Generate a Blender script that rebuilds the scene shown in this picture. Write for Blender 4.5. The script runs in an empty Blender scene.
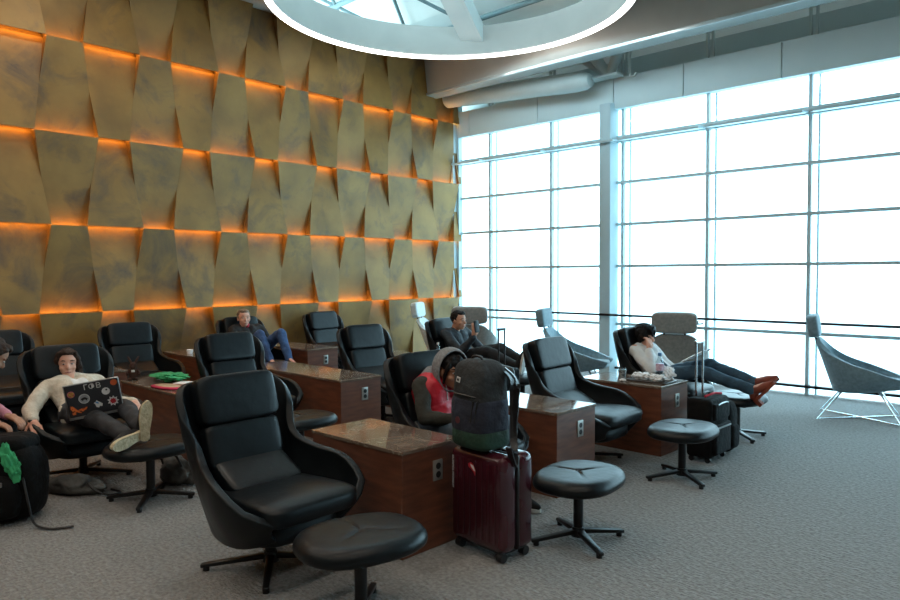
import bpy, bmesh, math, random
from mathutils import Vector, Matrix, Euler, noise
random.seed(7)
PI = math.pi
SC = bpy.context.scene
COL = SC.collection
V = Vector
# ------------------------------------------------------------------ materials
def rgb(r, g, b):
    f = lambda c: (c/255/12.92) if c/255 <= .04045 else ((c/255+.055)/1.055)**2.4
    return (f(r), f(g), f(b), 1)
def mat(name, col, rough=.5, metal=0., col2=None, nscale=6., bump=0., bscale=40., detail=4., spec=.5, coat=0., sheen=0., stretch=None, contrast=(.35,.65), trans=0., alpha=1., bdist=.01):
    m = bpy.data.materials.new(name); m.use_nodes = True
    nt = m.node_tree; b = nt.nodes['Principled BSDF']
    b.inputs['Base Color'].default_value = col
    b.inputs['Roughness'].default_value = rough
    b.inputs['Metallic'].default_value = metal
    b.inputs['Specular IOR Level'].default_value = spec
    b.inputs['Coat Weight'].default_value = coat
    b.inputs['Sheen Weight'].default_value = sheen
    b.inputs['Transmission Weight'].default_value = trans
    b.inputs['Alpha'].default_value = alpha
    tc = nt.nodes.new('ShaderNodeTexCoord'); mp = nt.nodes.new('ShaderNodeMapping')
    nt.links.new(tc.outputs['Object'], mp.inputs['Vector'])
    if stretch: mp.inputs['Scale'].default_value = stretch
    if col2 is None: col2 = tuple(c*.8 for c in col[:3])+(1,)
    n = nt.nodes.new('ShaderNodeTexNoise'); n.inputs['Scale'].default_value = nscale; n.inputs['Detail'].default_value = detail
    r = nt.nodes.new('ShaderNodeValToRGB')
    r.color_ramp.elements[0].position = contrast[0]; r.color_ramp.elements[1].position = contrast[1]
    r.color_ramp.elements[0].color = col2; r.color_ramp.elements[1].color = col
    nt.links.new(mp.outputs[0], n.inputs['Vector']); nt.links.new(n.outputs['Fac'], r.inputs[0]); nt.links.new(r.outputs[0], b.inputs['Base Color'])
    if bump:
        n2 = nt.nodes.new('ShaderNodeTexNoise'); n2.inputs['Scale'].default_value = bscale; n2.inputs['Detail'].default_value = 3
        bp = nt.nodes.new('ShaderNodeBump'); bp.inputs['Strength'].default_value = bump; bp.inputs['Distance'].default_value = bdist
        nt.links.new(mp.outputs[0], n2.inputs['Vector']); nt.links.new(n2.outputs['Fac'], bp.inputs['Height']); nt.links.new(bp.outputs[0], b.inputs['Normal'])
    return m
def emit(name, col, s):
    m = bpy.data.materials.new(name); m.use_nodes = True; nt = m.node_tree; nt.nodes.clear()
    e = nt.nodes.new('ShaderNodeEmission'); e.inputs[0].default_value = col; e.inputs[1].default_value = s
    o = nt.nodes.new('ShaderNodeOutputMaterial'); nt.links.new(e.outputs[0], o.inputs[0]); return m

M = {}
M['leather'] = mat('black_leather', (.006,.009,.011,1), .36, col2=(.004,.006,.008,1), nscale=9, bump=.5, bscale=11, spec=.26, bdist=.006)  # teal cast in the black is window haze put into the colour
M['leather_shell'] = mat('black_leather_shell', (.006,.009,.011,1), .42, col2=(.004,.006,.008,1), nscale=5, bump=.12, bscale=90, spec=.27, bdist=.003)  # same haze tint mixed into the shell's black
M['blackmetal'] = mat('black_metal', (.012,.013,.014,1), .35, .3)
M['chrome'] = mat('chrome', (.72,.76,.78,1), .18, 1.)
M['walnut'] = mat('walnut', rgb(112,66,46), .42, col2=rgb(84,48,34), nscale=3.2, stretch=(1.5,1.5,9), bump=.03, bscale=60, detail=6)
M['steelplate'] = mat('steel_plate', rgb(170,170,165), .35, .6)
M['black'] = mat('black_plastic', (.01,.01,.011,1), .4)
M['felt'] = mat('blue_grey_felt', rgb(122,146,156), .95, col2=rgb(104,128,138), nscale=30, bump=.25, bscale=220, sheen=.3)
M['feltl'] = mat('pale_grey_felt', rgb(196,204,204), .95, col2=rgb(176,186,188), nscale=30, bump=.25, bscale=260, sheen=.3)
M['feltt'] = mat('taupe_felt', rgb(150,150,146), .95, col2=rgb(132,134,132), nscale=30, bump=.25, bscale=260, sheen=.3)
M['soffit'] = mat('soffit', rgb(176,176,170), .8, col2=rgb(168,168,163), nscale=2)
M['fascia'] = mat('header_panel', rgb(208,224,226), .55, col2=rgb(200,217,220), nscale=1.5)
M['white_steel'] = mat('white_steel', rgb(206,220,220), .45, col2=rgb(196,212,213), nscale=2)
M['steelteal'] = mat('painted_steel', rgb(112,136,140), .5, col2=rgb(104,128,132))
M['frame'] = mat('window_frame', rgb(196,214,218), .4, .1, col2=rgb(188,208,213))
M['column'] = mat('column_paint', rgb(186,206,212), .5, col2=rgb(180,202,208), nscale=1.5)
M['wallpaint'] = mat('lounge_wall', rgb(120,112,100), .85)
M['skin'] = mat('skin', rgb(196,146,120), .55, col2=rgb(184,130,104), nscale=8)
M['skin2'] = mat('skin_tan', rgb(176,126,98), .55, col2=rgb(160,110,84), nscale=8)
M['skinp'] = mat('skin_pale', rgb(216,166,144), .55, col2=rgb(206,150,128), nscale=8)
M['hairbrown'] = mat('brown_hair', rgb(62,44,34), .65, spec=.25, col2=rgb(38,27,22), nscale=14, stretch=(6,6,1), bump=.5, bscale=50)
M['hairblack'] = mat('black_hair', rgb(22,20,21), .6, col2=rgb(12,11,12), nscale=14, stretch=(6,6,1), bump=.3, bscale=50, spec=.2)
M['hairgrey'] = mat('sandy_grey_hair', rgb(140,118,98), .6, col2=rgb(104,86,70), nscale=14, bump=.5, bscale=50)
M['cream'] = mat('cream_knit', rgb(205,196,180), .9, col2=rgb(186,176,158), nscale=18, bump=.6, bscale=30, sheen=.2, bdist=.02)
M['whitetee'] = mat('white_cotton', rgb(222,222,220), .9, col2=rgb(204,205,206), nscale=10, bump=.5, bscale=14, bdist=.03)
M['pink'] = mat('pink_cotton', rgb(206,142,156), .9, col2=rgb(190,124,140), nscale=8, bump=.5, bscale=12, bdist=.03)
M['darkpants'] = mat('charcoal_leggings', rgb(52,54,58), .8, col2=rgb(40,42,46), nscale=8, bump=.4, bscale=14, bdist=.02)
M['blackcloth'] = mat('black_cloth', rgb(26,28,32), .85, col2=rgb(18,20,23), nscale=8, bump=.5, bscale=14, bdist=.03)
M['navyjacket'] = mat('dark_navy_jacket', rgb(30,40,50), .7, col2=rgb(20,28,36), nscale=8, bump=.5, bscale=14, bdist=.03)
M['jeans'] = mat('blue_denim', rgb(58,88,132), .85, col2=rgb(38,62,100), nscale=12, bump=.5, bscale=16, bdist=.03)
M['jeansl'] = mat('faded_denim', rgb(104,122,138), .85, col2=rgb(76,94,112), nscale=9, bump=.5, bscale=16, bdist=.03)
M['jeansd'] = mat('teal_denim', rgb(52,82,102), .85, col2=rgb(36,62,80), nscale=9, bump=.5, bscale=16, bdist=.03)
M['redvest'] = mat('red_quilted_nylon', rgb(200,24,48), .5, col2=rgb(160,14,34), nscale=6, bump=.5, bscale=9, bdist=.04)
M['olive'] = mat('dark_olive_cloth', rgb(54,54,48), .9, col2=rgb(38,38,34), nscale=9, bump=.5, bscale=14, bdist=.03)
M['hoodgrey'] = mat('heather_grey_jersey', rgb(138,140,142), .95, col2=rgb(112,114,118), nscale=60, bump=.4, bscale=14, bdist=.02)
M['bootbrown'] = mat('brown_suede', rgb(140,66,44), .7, col2=rgb(108,48,34), nscale=8, bump=.2, bscale=40)
M['sole'] = mat('cream_sole', rgb(206,192,160), .7, col2=rgb(176,162,130), nscale=30, bump=.8, bscale=60)
M['solewhite'] = mat('white_sole', rgb(222,222,216), .7)
M['maroon'] = mat('maroon_shell', rgb(68,18,32), .24, col2=rgb(50,12,24), nscale=4, coat=.5, bump=.05, bscale=80)
M['nylon'] = mat('black_nylon', rgb(13,15,17), .8, col2=rgb(8,9,11), nscale=9, bump=.5, bscale=22, spec=.2, bdist=.02)
M['navynylon'] = mat('navy_canvas', rgb(44,50,66), .85, col2=rgb(34,38,52), nscale=9, bump=.5, bscale=18, bdist=.03)
M['greynylon'] = mat('charcoal_canvas', rgb(50,54,57), .85, col2=rgb(36,40,43), nscale=9, bump=.5, bscale=18, bdist=.03)
M['greencanvas'] = mat('dark_green_canvas', rgb(34,66,52), .85, col2=rgb(24,48,38), nscale=9, bump=.5, bscale=18, bdist=.03)
M['green'] = mat('green_cloth', rgb(58,170,112), .8, col2=rgb(40,140,90), nscale=9, bump=.4, bscale=20)
M['pinkred'] = mat('raspberry_cloth', rgb(200,36,84), .7, col2=rgb(150,24,60), nscale=9)
M['paper'] = mat('white_paper', rgb(242,244,246), .8, col2=rgb(232,235,238), nscale=7)
M['tan'] = mat('tan_paper', rgb(190,172,140), .8, col2=rgb(150,130,100), nscale=14)
M['brownplush'] = mat('dark_brown_plush', rgb(74,46,36), .95, col2=rgb(50,30,24), nscale=30, bump=.5, bscale=120)
M['greybag'] = mat('grey_fabric', rgb(92,92,89), .9, col2=rgb(66,67,67), nscale=8, bump=.6, bscale=12, bdist=.04)
M['silver'] = mat('brushed_aluminium', rgb(176,178,180), .35, .9)
M['eyewhite'] = mat('eye_white', rgb(186,180,174), .4); M['lid'] = mat('charcoal_lid', rgb(42,44,50), .5)
M['st_orange'] = mat('orange_vinyl', rgb(206,92,48), .5); M['st_yellow'] = mat('mustard_vinyl', rgb(196,160,60), .5, col2=rgb(170,80,70), nscale=70)
M['st_white'] = mat('white_vinyl', rgb(220,220,218), .5); M['st_red'] = mat('red_vinyl', rgb(176,34,48), .5); M['st_blue'] = mat('blue_vinyl', rgb(96,150,196), .5)
M['st_pink'] = mat('pink_vinyl', rgb(206,110,130), .5)
M['tray'] = mat('dark_tray', rgb(50,44,42), .3)
M['capblue'] = mat('blue_cap', rgb(90,150,200), .4); M['capwhite'] = mat('white_cap', rgb(225,228,228), .4)
M['labelpink'] = mat('pink_label', rgb(190,150,178), .5, col2=rgb(220,200,214), nscale=40); M['labelblue'] = mat('blue_label', rgb(90,150,190), .5)
M['redcloth'] = mat('red_cloth', rgb(190,30,50), .7)
M['tarmac'] = mat('airfield_concrete', rgb(226,232,234), .9, col2=rgb(210,220,224), nscale=.05)
M['lipmetal'] = mat('glossy_white_metal', rgb(216,224,224), .16, .5, col2=rgb(208,218,218))
M['lens'] = emit('led_strip_white', (1,.97,.93,1), 5.5)
M['amber'] = emit('led_strip_amber', (1,.39,.055,1), 22.)
M['added_downlight'] = emit('added_downlight_lens', (1,.88,.74,1), 12.)  # glowing lens of the added, out-of-view ceiling lamps
M['floor_screen'] = mat('dark_glass_screen', rgb(20,24,30), .12)

def carpet():
    m = mat('loop_carpet', rgb(150,149,147), .95, col2=rgb(118,117,116), nscale=42, detail=5, contrast=(.3,.7), spec=.2)
    nt = m.node_tree; b = nt.nodes['Principled BSDF']; tc = nt.nodes['Texture Coordinate']
    mp = nt.nodes.new('ShaderNodeMapping'); mp.inputs['Scale'].default_value = (1,2.2,1); mp.inputs['Rotation'].default_value = (0,0,.25)
    v = nt.nodes.new('ShaderNodeTexVoronoi'); v.inputs['Scale'].default_value = 34
    n = nt.nodes.new('ShaderNodeTexNoise'); n.inputs['Scale'].default_value = 22; n.inputs['Detail'].default_value = 6
    ad = nt.nodes.new('ShaderNodeMath'); ad.operation = 'ADD'
    bp = nt.nodes.new('ShaderNodeBump'); bp.inputs['Strength'].default_value = .7; bp.inputs['Distance'].default_value = .018
    nt.links.new(tc.outputs['Object'], mp.inputs[0]); nt.links.new(mp.outputs[0], v.inputs['Vector']); nt.links.new(mp.outputs[0], n.inputs['Vector'])
    nt.links.new(v.outputs['Distance'], ad.inputs[0]); nt.links.new(n.outputs['Fac'], ad.inputs[1]); nt.links.new(ad.outputs[0], bp.inputs['Height']); nt.links.new(bp.outputs[0], b.inputs['Normal'])
    return m
M['carpet'] = carpet()
def gold():
    m = mat('aged_brass_leaf', rgb(148,115,60), .52, .2, col2=rgb(118,91,48), nscale=2.2, detail=8, bump=.12, bscale=7, contrast=(.3,.7), bdist=.02)
    nt = m.node_tree; b = nt.nodes['Principled BSDF']; tc = nt.nodes['Texture Coordinate']
    src = b.inputs['Base Color'].links[0].from_socket
    n = nt.nodes.new('ShaderNodeTexNoise'); n.inputs['Scale'].default_value = 1.7; n.inputs['Detail'].default_value = 9; n.inputs['Roughness'].default_value = .68; n.inputs['Distortion'].default_value = .6
    r = nt.nodes.new('ShaderNodeValToRGB'); r.color_ramp.elements[0].position = .5; r.color_ramp.elements[1].position = .74
    mx = nt.nodes.new('ShaderNodeMix'); mx.data_type = 'RGBA'
    nt.links.new(tc.outputs['Object'], n.inputs['Vector']); nt.links.new(n.outputs['Fac'], r.inputs[0]); nt.links.new(r.outputs[0], mx.inputs['Factor'])
    nt.links.new(src, mx.inputs['A']); mx.inputs['B'].default_value = rgb(74,66,58); nt.links.new(mx.outputs['Result'], b.inputs['Base Color'])
    return m
M['gold'] = gold()
def marble():
    m = mat('brown_marble', rgb(128,112,98), .1, col2=rgb(98,82,72), nscale=3.4, detail=10, contrast=(.4,.62), coat=.1)
    nt = m.node_tree; b = nt.nodes['Principled BSDF']; tc = nt.nodes['Texture Coordinate']
    src = b.inputs['Base Color'].links[0].from_socket
    n = nt.nodes.new('ShaderNodeTexNoise'); n.inputs['Scale'].default_value = 4; n.inputs['Detail'].default_value = 6; n.inputs['Distortion'].default_value = 1.5
    r = nt.nodes.new('ShaderNodeValToRGB'); e = r.color_ramp.elements; e[0].position = .485; e[0].color = (0,0,0,1); e[1].position = .5; e[1].color = (1,1,1,1); e2 = e.new(.515); e2.color = (0,0,0,1)
    mx = nt.nodes.new('ShaderNodeMix'); mx.data_type = 'RGBA'
    nt.links.new(tc.outputs['Object'], n.inputs['Vector']); nt.links.new(n.outputs['Fac'], r.inputs[0]); nt.links.new(r.outputs[0], mx.inputs['Factor'])
    nt.links.new(src, mx.inputs['A']); mx.inputs['B'].default_value = rgb(146,132,118); nt.links.new(mx.outputs['Result'], b.inputs['Base Color'])
    return m
M['marble'] = marble()
def glass(name, tint=(.93,.98,1,1), refl=.06):
    m = bpy.data.materials.new(name); m.use_nodes = True; nt = m.node_tree; nt.nodes.clear()
    t = nt.nodes.new('ShaderNodeBsdfTransparent'); t.inputs[0].default_value = tint
    g = nt.nodes.new('ShaderNodeBsdfGlossy'); g.inputs['Roughness'].default_value = .02
    x = nt.nodes.new('ShaderNodeMixShader'); x.inputs[0].default_value = refl
    o = nt.nodes.new('ShaderNodeOutputMaterial')
    nt.links.new(t.outputs[0], x.inputs[1]); nt.links.new(g.outputs[0], x.inputs[2]); nt.links.new(x.outputs[0], o.inputs[0]); return m
M['glass'] = glass('window_glass')
M['plastic_clear'] = glass('clear_plastic', (.86,.92,.94,1), .14)
def translucent(tc_=(.17,.15,.14,1)):
    m = bpy.data.materials.new('roof_membrane'); m.use_nodes = True; nt = m.node_tree; nt.nodes.clear()
    t = nt.nodes.new('ShaderNodeBsdfTranslucent'); t.inputs[0].default_value = tc_
    d = nt.nodes.new('ShaderNodeBsdfDiffuse'); d.inputs[0].default_value = (.72,.8,.8,1)
    x = nt.nodes.new('ShaderNodeAddShader')
    o = nt.nodes.new('ShaderNodeOutputMaterial')
    nt.links.new(t.outputs[0], x.inputs[0]); nt.links.new(d.outputs[0], x.inputs[1]); nt.links.new(x.outputs[0], o.inputs[0]); return m
M['roof'] = translucent(); M['roof_edge'] = translucent((.10,.088,.082,1))

# ------------------------------------------------------------------ mesh helpers
def new(): return bmesh.new()
def xf(bm, verts, loc=(0,0,0), rot=(0,0,0), scale=(1,1,1)):
    m = Matrix.Translation(V(loc)) @ Euler(rot).to_matrix().to_4x4() @ Matrix.Diagonal((*scale,1))
    bmesh.ops.transform(bm, matrix=m, verts=verts)
def box(bm, c, s, rot=(0,0,0), bev=0., seg=2):
    r = bmesh.ops.create_cube(bm, size=1.); vs = r['verts']
    for v in vs: v.co = V((v.co.x*s[0], v.co.y*s[1], v.co.z*s[2]))
    if bev > 0:
        es = list({e for v in vs for e in v.link_edges})
        r2 = bmesh.ops.bevel(bm, geom=es, offset=bev, segments=seg, affect='EDGES', profile=.5)
        vs = list({v for f in r2['faces'] for v in f.verts} | {v for v in vs if v.is_valid})
        seen = set(vs); st = list(vs)
        while st:
            v = st.pop()
            for e in v.link_edges:
                o = e.other_vert(v)
                if o not in seen: seen.add(o); st.append(o)
        vs = list(seen)
    xf(bm, vs, c, rot); return vs
def cyl(bm, p0, p1, r0, r1=None, n=14, caps=True):
    p0, p1 = V(p0), V(p1); r1 = r0 if r1 is None else r1
    d = p1-p0; L = d.length
    r = bmesh.ops.create_cone(bm, cap_ends=caps, segments=n, radius1=r0, radius2=r1, depth=L)
    q = d.to_track_quat('Z', 'Y').to_matrix().to_4x4()
    bmesh.ops.transform(bm, matrix=Matrix.Translation((p0+p1)/2) @ q, verts=r['verts']); return r['verts']
def ball(bm, c, r, sub=3, rot=(0,0,0)):
    if not hasattr(r, '__len__'): r = (r,r,r)
    q = bmesh.ops.create_icosphere(bm, subdivisions=sub, radius=1.)
    xf(bm, q['verts'], c, rot, r); return q['verts']
def sup(bm, c, s, e1=.4, e2=.4, rot=(0,0,0), nu=32, nv=16, warp=None):
    """superellipsoid of half sizes s"""
    sp = lambda x, e: math.copysign(abs(x)**e, x)
    rows = []; vs = []
    for j in range(nv+1):
        a = -PI/2+PI*j/nv
        if j in (0, nv): v = bm.verts.new((0,0,s[2]*sp(math.sin(a),e1))); rows.append([v]); vs.append(v); continue
        row = []
        for i in range(nu):
            b = 2*PI*i/nu
            v = bm.verts.new((s[0]*sp(math.cos(a),e1)*sp(math.cos(b),e2), s[1]*sp(math.cos(a),e1)*sp(math.sin(b),e2), s[2]*sp(math.sin(a),e1)))
            row.append(v); vs.append(v)
        rows.append(row)
    for j in range(nv):
        A, B = rows[j], rows[j+1]
        for i in range(nu):
            k = (i+1) % nu
            if len(A) == 1: bm.faces.new((A[0], B[k], B[i]))
            elif len(B) == 1: bm.faces.new((A[i], A[k], B[0]))
            else: bm.faces.new((A[i], A[k], B[k], B[i]))
    if warp:
        for v in vs: v.co = V(warp(v.co))
    xf(bm, vs, c, rot); return vs
def tube(bm, pts, r, n=10, closed=False):
    """round tube through points, radius r or list"""
    pts = [V(p) for p in pts]; N = len(pts); rings = []
    up = V((0,0,1)); prev = None
    for i, p in enumerate(pts):
        a = pts[(i-1) % N] if (i > 0 or closed) else p
        b = pts[(i+1) % N] if (i < N-1 or closed) else p
        t = (b-a).normalized()
        if prev is None:
            x = t.orthogonal().normalized()
        else:
            x = (prev - t*prev.dot(t)).normalized()
        prev = x; y = t.cross(x); rr = r[i] if hasattr(r,'__len__') else r
        rings.append([bm.verts.new(p + (x*math.cos(2*PI*k/n)+y*math.sin(2*PI*k/n))*rr) for k in range(n)])
    for i in range(N if closed else N-1):
        A, B = rings[i], rings[(i+1) % N]
        for k in range(n): bm.faces.new((A[k], A[(k+1)%n], B[(k+1)%n], B[k]))
    if not closed:
        bm.faces.new(rings[0][::-1]); bm.faces.new(rings[-1])
def spline(pts, n=6, closed=False):
    pts = [V(p) for p in pts]; N = len(pts); out = []
    g = lambda i: pts[i % N] if closed else pts[max(0, min(N-1, i))]
    for i in range(N if closed else N-1):
        p0, p1, p2, p3 = g(i-1), g(i), g(i+1), g(i+2)
        for k in range(n):
            t = k/n
            out.append(.5*((2*p1)+(p2-p0)*t+(2*p0-5*p1+4*p2-p3)*t*t+(3*p1-p0-3*p2+p3)*t**3))
    if not closed: out.append(pts[-1])
    return out
def lathe(bm, prof, n=20, c=(0,0,0)):
    rows = []
    for r, z in prof: rows.append([bm.verts.new((c[0]+r*math.cos(2*PI*k/n), c[1]+r*math.sin(2*PI*k/n), c[2]+z)) for k in range(n)])
    for A, B in zip(rows, rows[1:]):
        for k in range(n): bm.faces.new((A[k], A[(k+1)%n], B[(k+1)%n], B[k]))
    bm.faces.new(rows[0][::-1]); bm.faces.new(rows[-1])
def prism(bm, outline, t, axis='z', loc=(0,0,0), rot=(0,0,0)):
    """flat outline (x,y) extruded t in z, then placed"""
    a = [bm.verts.new((x,y,0)) for x,y in outline]; b = [bm.verts.new((x,y,t)) for x,y in outline]
    bm.faces.new(a[::-1]); bm.faces.new(b); n = len(a)
    for i in range(n): bm.faces.new((a[i], a[(i+1)%n], b[(i+1)%n], b[i]))
    xf(bm, a+b, loc, rot); return a+b
def obj(name, bm, m, parent=None, smooth=True, mods=()):
    bmesh.ops.recalc_face_normals(bm, faces=bm.faces)
    me = bpy.data.meshes.new(name); bm.to_mesh(me); bm.free()
    if smooth:
        me.polygons.foreach_set('use_smooth', [True]*len(me.polygons))
        try: me.set_sharp_from_angle(angle=math.radians(42 if smooth is True else smooth))
        except Exception: pass
    for q in (m if isinstance(m, (list,tuple)) else [m]): me.materials.append(M[q] if isinstance(q, str) else q)
    o = bpy.data.objects.new(name, me); COL.objects.link(o)
    if parent: o.parent = parent
    for k, d in mods:
        md = o.modifiers.new(k, k)
        for a, v in d.items(): setattr(md, a, v)
    return o
def tag(o, label=None, cat=None, group=None, kind=None):
    if label: o['label'] = label
    if cat: o['category'] = cat
    if group: o['group'] = group
    if kind: o['kind'] = kind
    return o
def thing(name, label, cat, loc=(0,0,0), rz=0., group=None):
    o = bpy.data.objects.new(name, None); COL.objects.link(o); o.location = loc; o.rotation_euler = (0,0,rz); o.empty_display_size = .1
    return tag(o, label, cat, group)
def struct(name, bm, m, smooth=False, parent=None):
    o = obj(name, bm, m, parent, smooth)
    if not parent: o['kind'] = 'structure'
    return o
def dup(o, parent=None, **kw):
    c = o.copy(); COL.objects.link(c); c.parent = parent
    for ch in list(o.children): dup(ch, c)
    if parent is None:
        if 'loc' in kw: c.location = kw['loc']
        if 'rz' in kw: c.rotation_euler = (0,0,kw['rz'])
        if 'label' in kw: c['label'] = kw['label']
    return c
def remeshed(name, bm, m, parent, vox=.007, smooth=4, noise_amp=0., nfreq=9.):
    """union of the closed pieces in bm as one continuous skin"""
    me = bpy.data.meshes.new('tmp'); bmesh.ops.recalc_face_normals(bm, faces=bm.faces); bm.to_mesh(me); bm.free()
    t = bpy.data.objects.new('tmp', me); COL.objects.link(t)
    r = t.modifiers.new('r', 'REMESH'); r.mode = 'VOXEL'; r.voxel_size = vox; r.use_smooth_shade = True
    if smooth:
        s = t.modifiers.new('s', 'SMOOTH'); s.iterations = smooth; s.factor = .5
    dg = bpy.context.evaluated_depsgraph_get()
    me2 = bpy.data.meshes.new_from_object(t.evaluated_get(dg)); me2.name = name
    bpy.data.objects.remove(t); bpy.data.meshes.remove(me)
    if noise_amp:
        ns = [v.normal.copy() for v in me2.vertices]
        for v, nn in zip(me2.vertices, ns): v.co += nn*noise.noise(v.co*nfreq)*noise_amp
    me2.polygons.foreach_set('use_smooth', [True]*len(me2.polygons))
    me2.materials.clear(); me2.materials.append(M[m])
    o = bpy.data.objects.new(name, me2); COL.objects.link(o)
    if parent: o.parent = parent
    return o

# ------------------------------------------------------------------ setting
XW, YW, XE, YB = -9.09, 9.75, 5.2, -3.6       # gold wall, window wall, far side walls
bm = new(); box(bm, ((XW-.3+XE)/2, (YB+YW)/2, -.1), (XE-XW+.7, YW-YB+.3, .2)); struct('floor', bm, 'carpet')
# gold wall with tilted trapezoid panels
LZ = [5.42, 4.355, 3.26, 2.19, 1.157, .09]
P = 1.0633
bm = new()
BX = XW-.07
box(bm, (BX-.1, (YB+YW)/2-.02, 2.76), (.2, YW-YB+.1, 5.52))
for r in range(5):
    zt, zb = LZ[r]-.004, LZ[r+1]+.004
    a_t = .335 if r % 2 else .185      # half width of the A panel at its top
    a_b = .52-a_t
    for k in range(-7, 7):
        for typ in (0, 1):
            c = 3.47+P*k+(P/2 if typ else 0)
            ht, hb = (a_t, a_b) if typ == 0 else (P/2-a_t, P/2-a_b)
            if c+max(ht,hb) < YB: continue
            y = [max(YB,min(YW-.02, q)) for q in (c-ht, c+ht, c+hb, c-hb)]
            if y[0] >= y[1]-.01 and y[3] >= y[2]-.01: continue
            dt, db = (.05, .175) if typ == 0 else (.175, .05)
            f = [bm.verts.new((BX+d, yy, z)) for yy, z, d in ((y[0],zt,dt),(y[1],zt,dt),(y[2],zb,db),(y[3],zb,db))]
            g = [bm.verts.new((BX+.002 if False else v.co.x-.02, v.co.y, v.co.z)) for v in f]
            bk = [bm.verts.new((BX+.005, v.co.y, v.co.z)) for v in f]
            bm.faces.new(f)
            bm.faces.new(g[::-1])
            for i, j in ((0,1),(2,3)): bm.faces.new((f[i], g[i], g[j], f[j]))
            for i, j in ((1,2),(3,0)): bm.faces.new((f[i], bk[i], bk[j], f[j]))
struct('wall_left', bm, 'gold')
bm = new(); box(bm, (BX+.12, (YB+YW)/2, .03), (.06, YW-YB-.1, .06)); struct('baseboard_left', bm, 'blackmetal')
for i, z in enumerate(LZ[1:5]):
    bm = new(); aw = .335 if i % 2 == 0 else .185
    for k in range(-7, 7):
        for typ in (0, 1):
            c = 3.47+P*k+(P/2 if typ else 0); w = (aw if typ == 0 else P/2-aw)
            ya, yb = max(YB+.05, c-w+.01), min(YW-.06, c+w-.01)
            if yb-ya < .05: continue
            if typ == 0: box(bm, (BX+.105, (ya+yb)/2, z+.034), (.03, yb-ya, .016))
            else: box(bm, (BX+.10, (ya+yb)/2, z-.035), (.03, yb-ya, .016))
    struct('trim_%d' % (i+1), bm, 'amber')
bm = new(); box(bm, (XW+.04, YW-.03, 2.7), (.1, .1, 5.4)); box(bm, (XW-.02, YW-.1, 2.7),(.12,.16,5.4)); struct('trim_5', bm, 'column')
# back and right walls of the lounge
bm = new(); box(bm, ((XW+XE)/2, YB-.1, 2.7), (XE-XW+.4, .2, 5.4)); struct('wall_back', bm, 'wallpaint')
bm = new(); box(bm, (XE+.1, (YB+YW)/2, 2.7), (.2, YW-YB, 5.4)); struct('wall_right', bm, 'wallpaint')
# ceiling slab with a round opening
RC, RR, ZC = (-6.19, 6.51), 2.28, 5.42
bm = new()
n = 96; y1 = 9.14
x0, xE, y0 = XW-.25, XE, YB
def rectpt(a):
    d = V((math.cos(a), math.sin(a))); ts = []
    if d.x > 1e-9: ts.append((xE-RC[0])/d.x)
    if d.x < -1e-9: ts.append((x0-RC[0])/d.x)
    if d.y > 1e-9: ts.append((y1-RC[1])/d.y)
    if d.y < -1e-9: ts.append((y0-RC[1])/d.y)
    t = min(ts); return (RC[0]+d.x*t, RC[1]+d.y*t)
angs = [2*PI*i/n for i in range(n)] + [math.atan2(yy-RC[1], xx-RC[0]) % (2*PI) for xx in (x0,xE) for yy in (y0,y1)]
angs = sorted(set(angs))
rings = []
for z in (ZC, ZC+.05):
    rings.append(([bm.verts.new((RC[0]+(RR+.06)*math.cos(a), RC[1]+(RR+.06)*math.sin(a), z)) for a in angs], [bm.verts.new((*rectpt(a), z)) for a in angs]))
(ai, ao), (bi, bo) = rings; n = len(angs)
for i in range(n):
    j = (i+1) % n
    bm.faces.new((ai[i], ao[i], ao[j], ai[j])); bm.faces.new((bi[i], bi[j], bo[j], bo[i]))
    bm.faces.new((ai[i], ai[j], bi[j], bi[i])); bm.faces.new((ao[i], bo[i], bo[j], ao[j]))
struct('ceiling', bm, 'soffit')
# downstand beam along the edge of the slab, with a slim lip
bm = new(); box(bm, ((XW+XE)/2-.02, 9.0, (4.8+ZC)/2), (XE-XW+.1, .2, ZC-4.8)); struct('trim_6', bm, 'soffit')
bm = new(); box(bm, ((XW+XE)/2-.02, 9.02, 4.775), (XE-XW+.12, .3, .05), bev=.01); struct('trim_10', bm, 'lipmetal')
# ring drum + light strip
bm = new(); zl, zh = 4.8, 5.74; N = 128
def ringseg(bm, ri, ro, za, zb, N=128):
    q = []
    for rr, zz in ((ri,za),(ro,za),(ro,zb),(ri,zb)): q.append([bm.verts.new((RC[0]+rr*math.cos(2*PI*i/N), RC[1]+rr*math.sin(2*PI*i/N), zz)) for i in range(N)])
    for a in range(4):
        A, B = q[a], q[(a+1) % 4]
        for i in range(N): bm.faces.new((A[i], A[(i+1)%N], B[(i+1)%N], B[i]))
ringseg(bm, RR-.05, RR+.045, 5.012, 5.46)
ringlight = thing('ring_light', 'large round suspended ceiling drum with a white glowing strip along its lower rim', 'ceiling light', (0,0,0))
obj('drum', bm, 'soffit', ringlight)
bm = new(); ringseg(bm, RR-.06, RR+.02, 4.975, 5.012); o = obj('light_strip', bm, 'lens', ringlight); o['label'] = 'glowing white strip'
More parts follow.
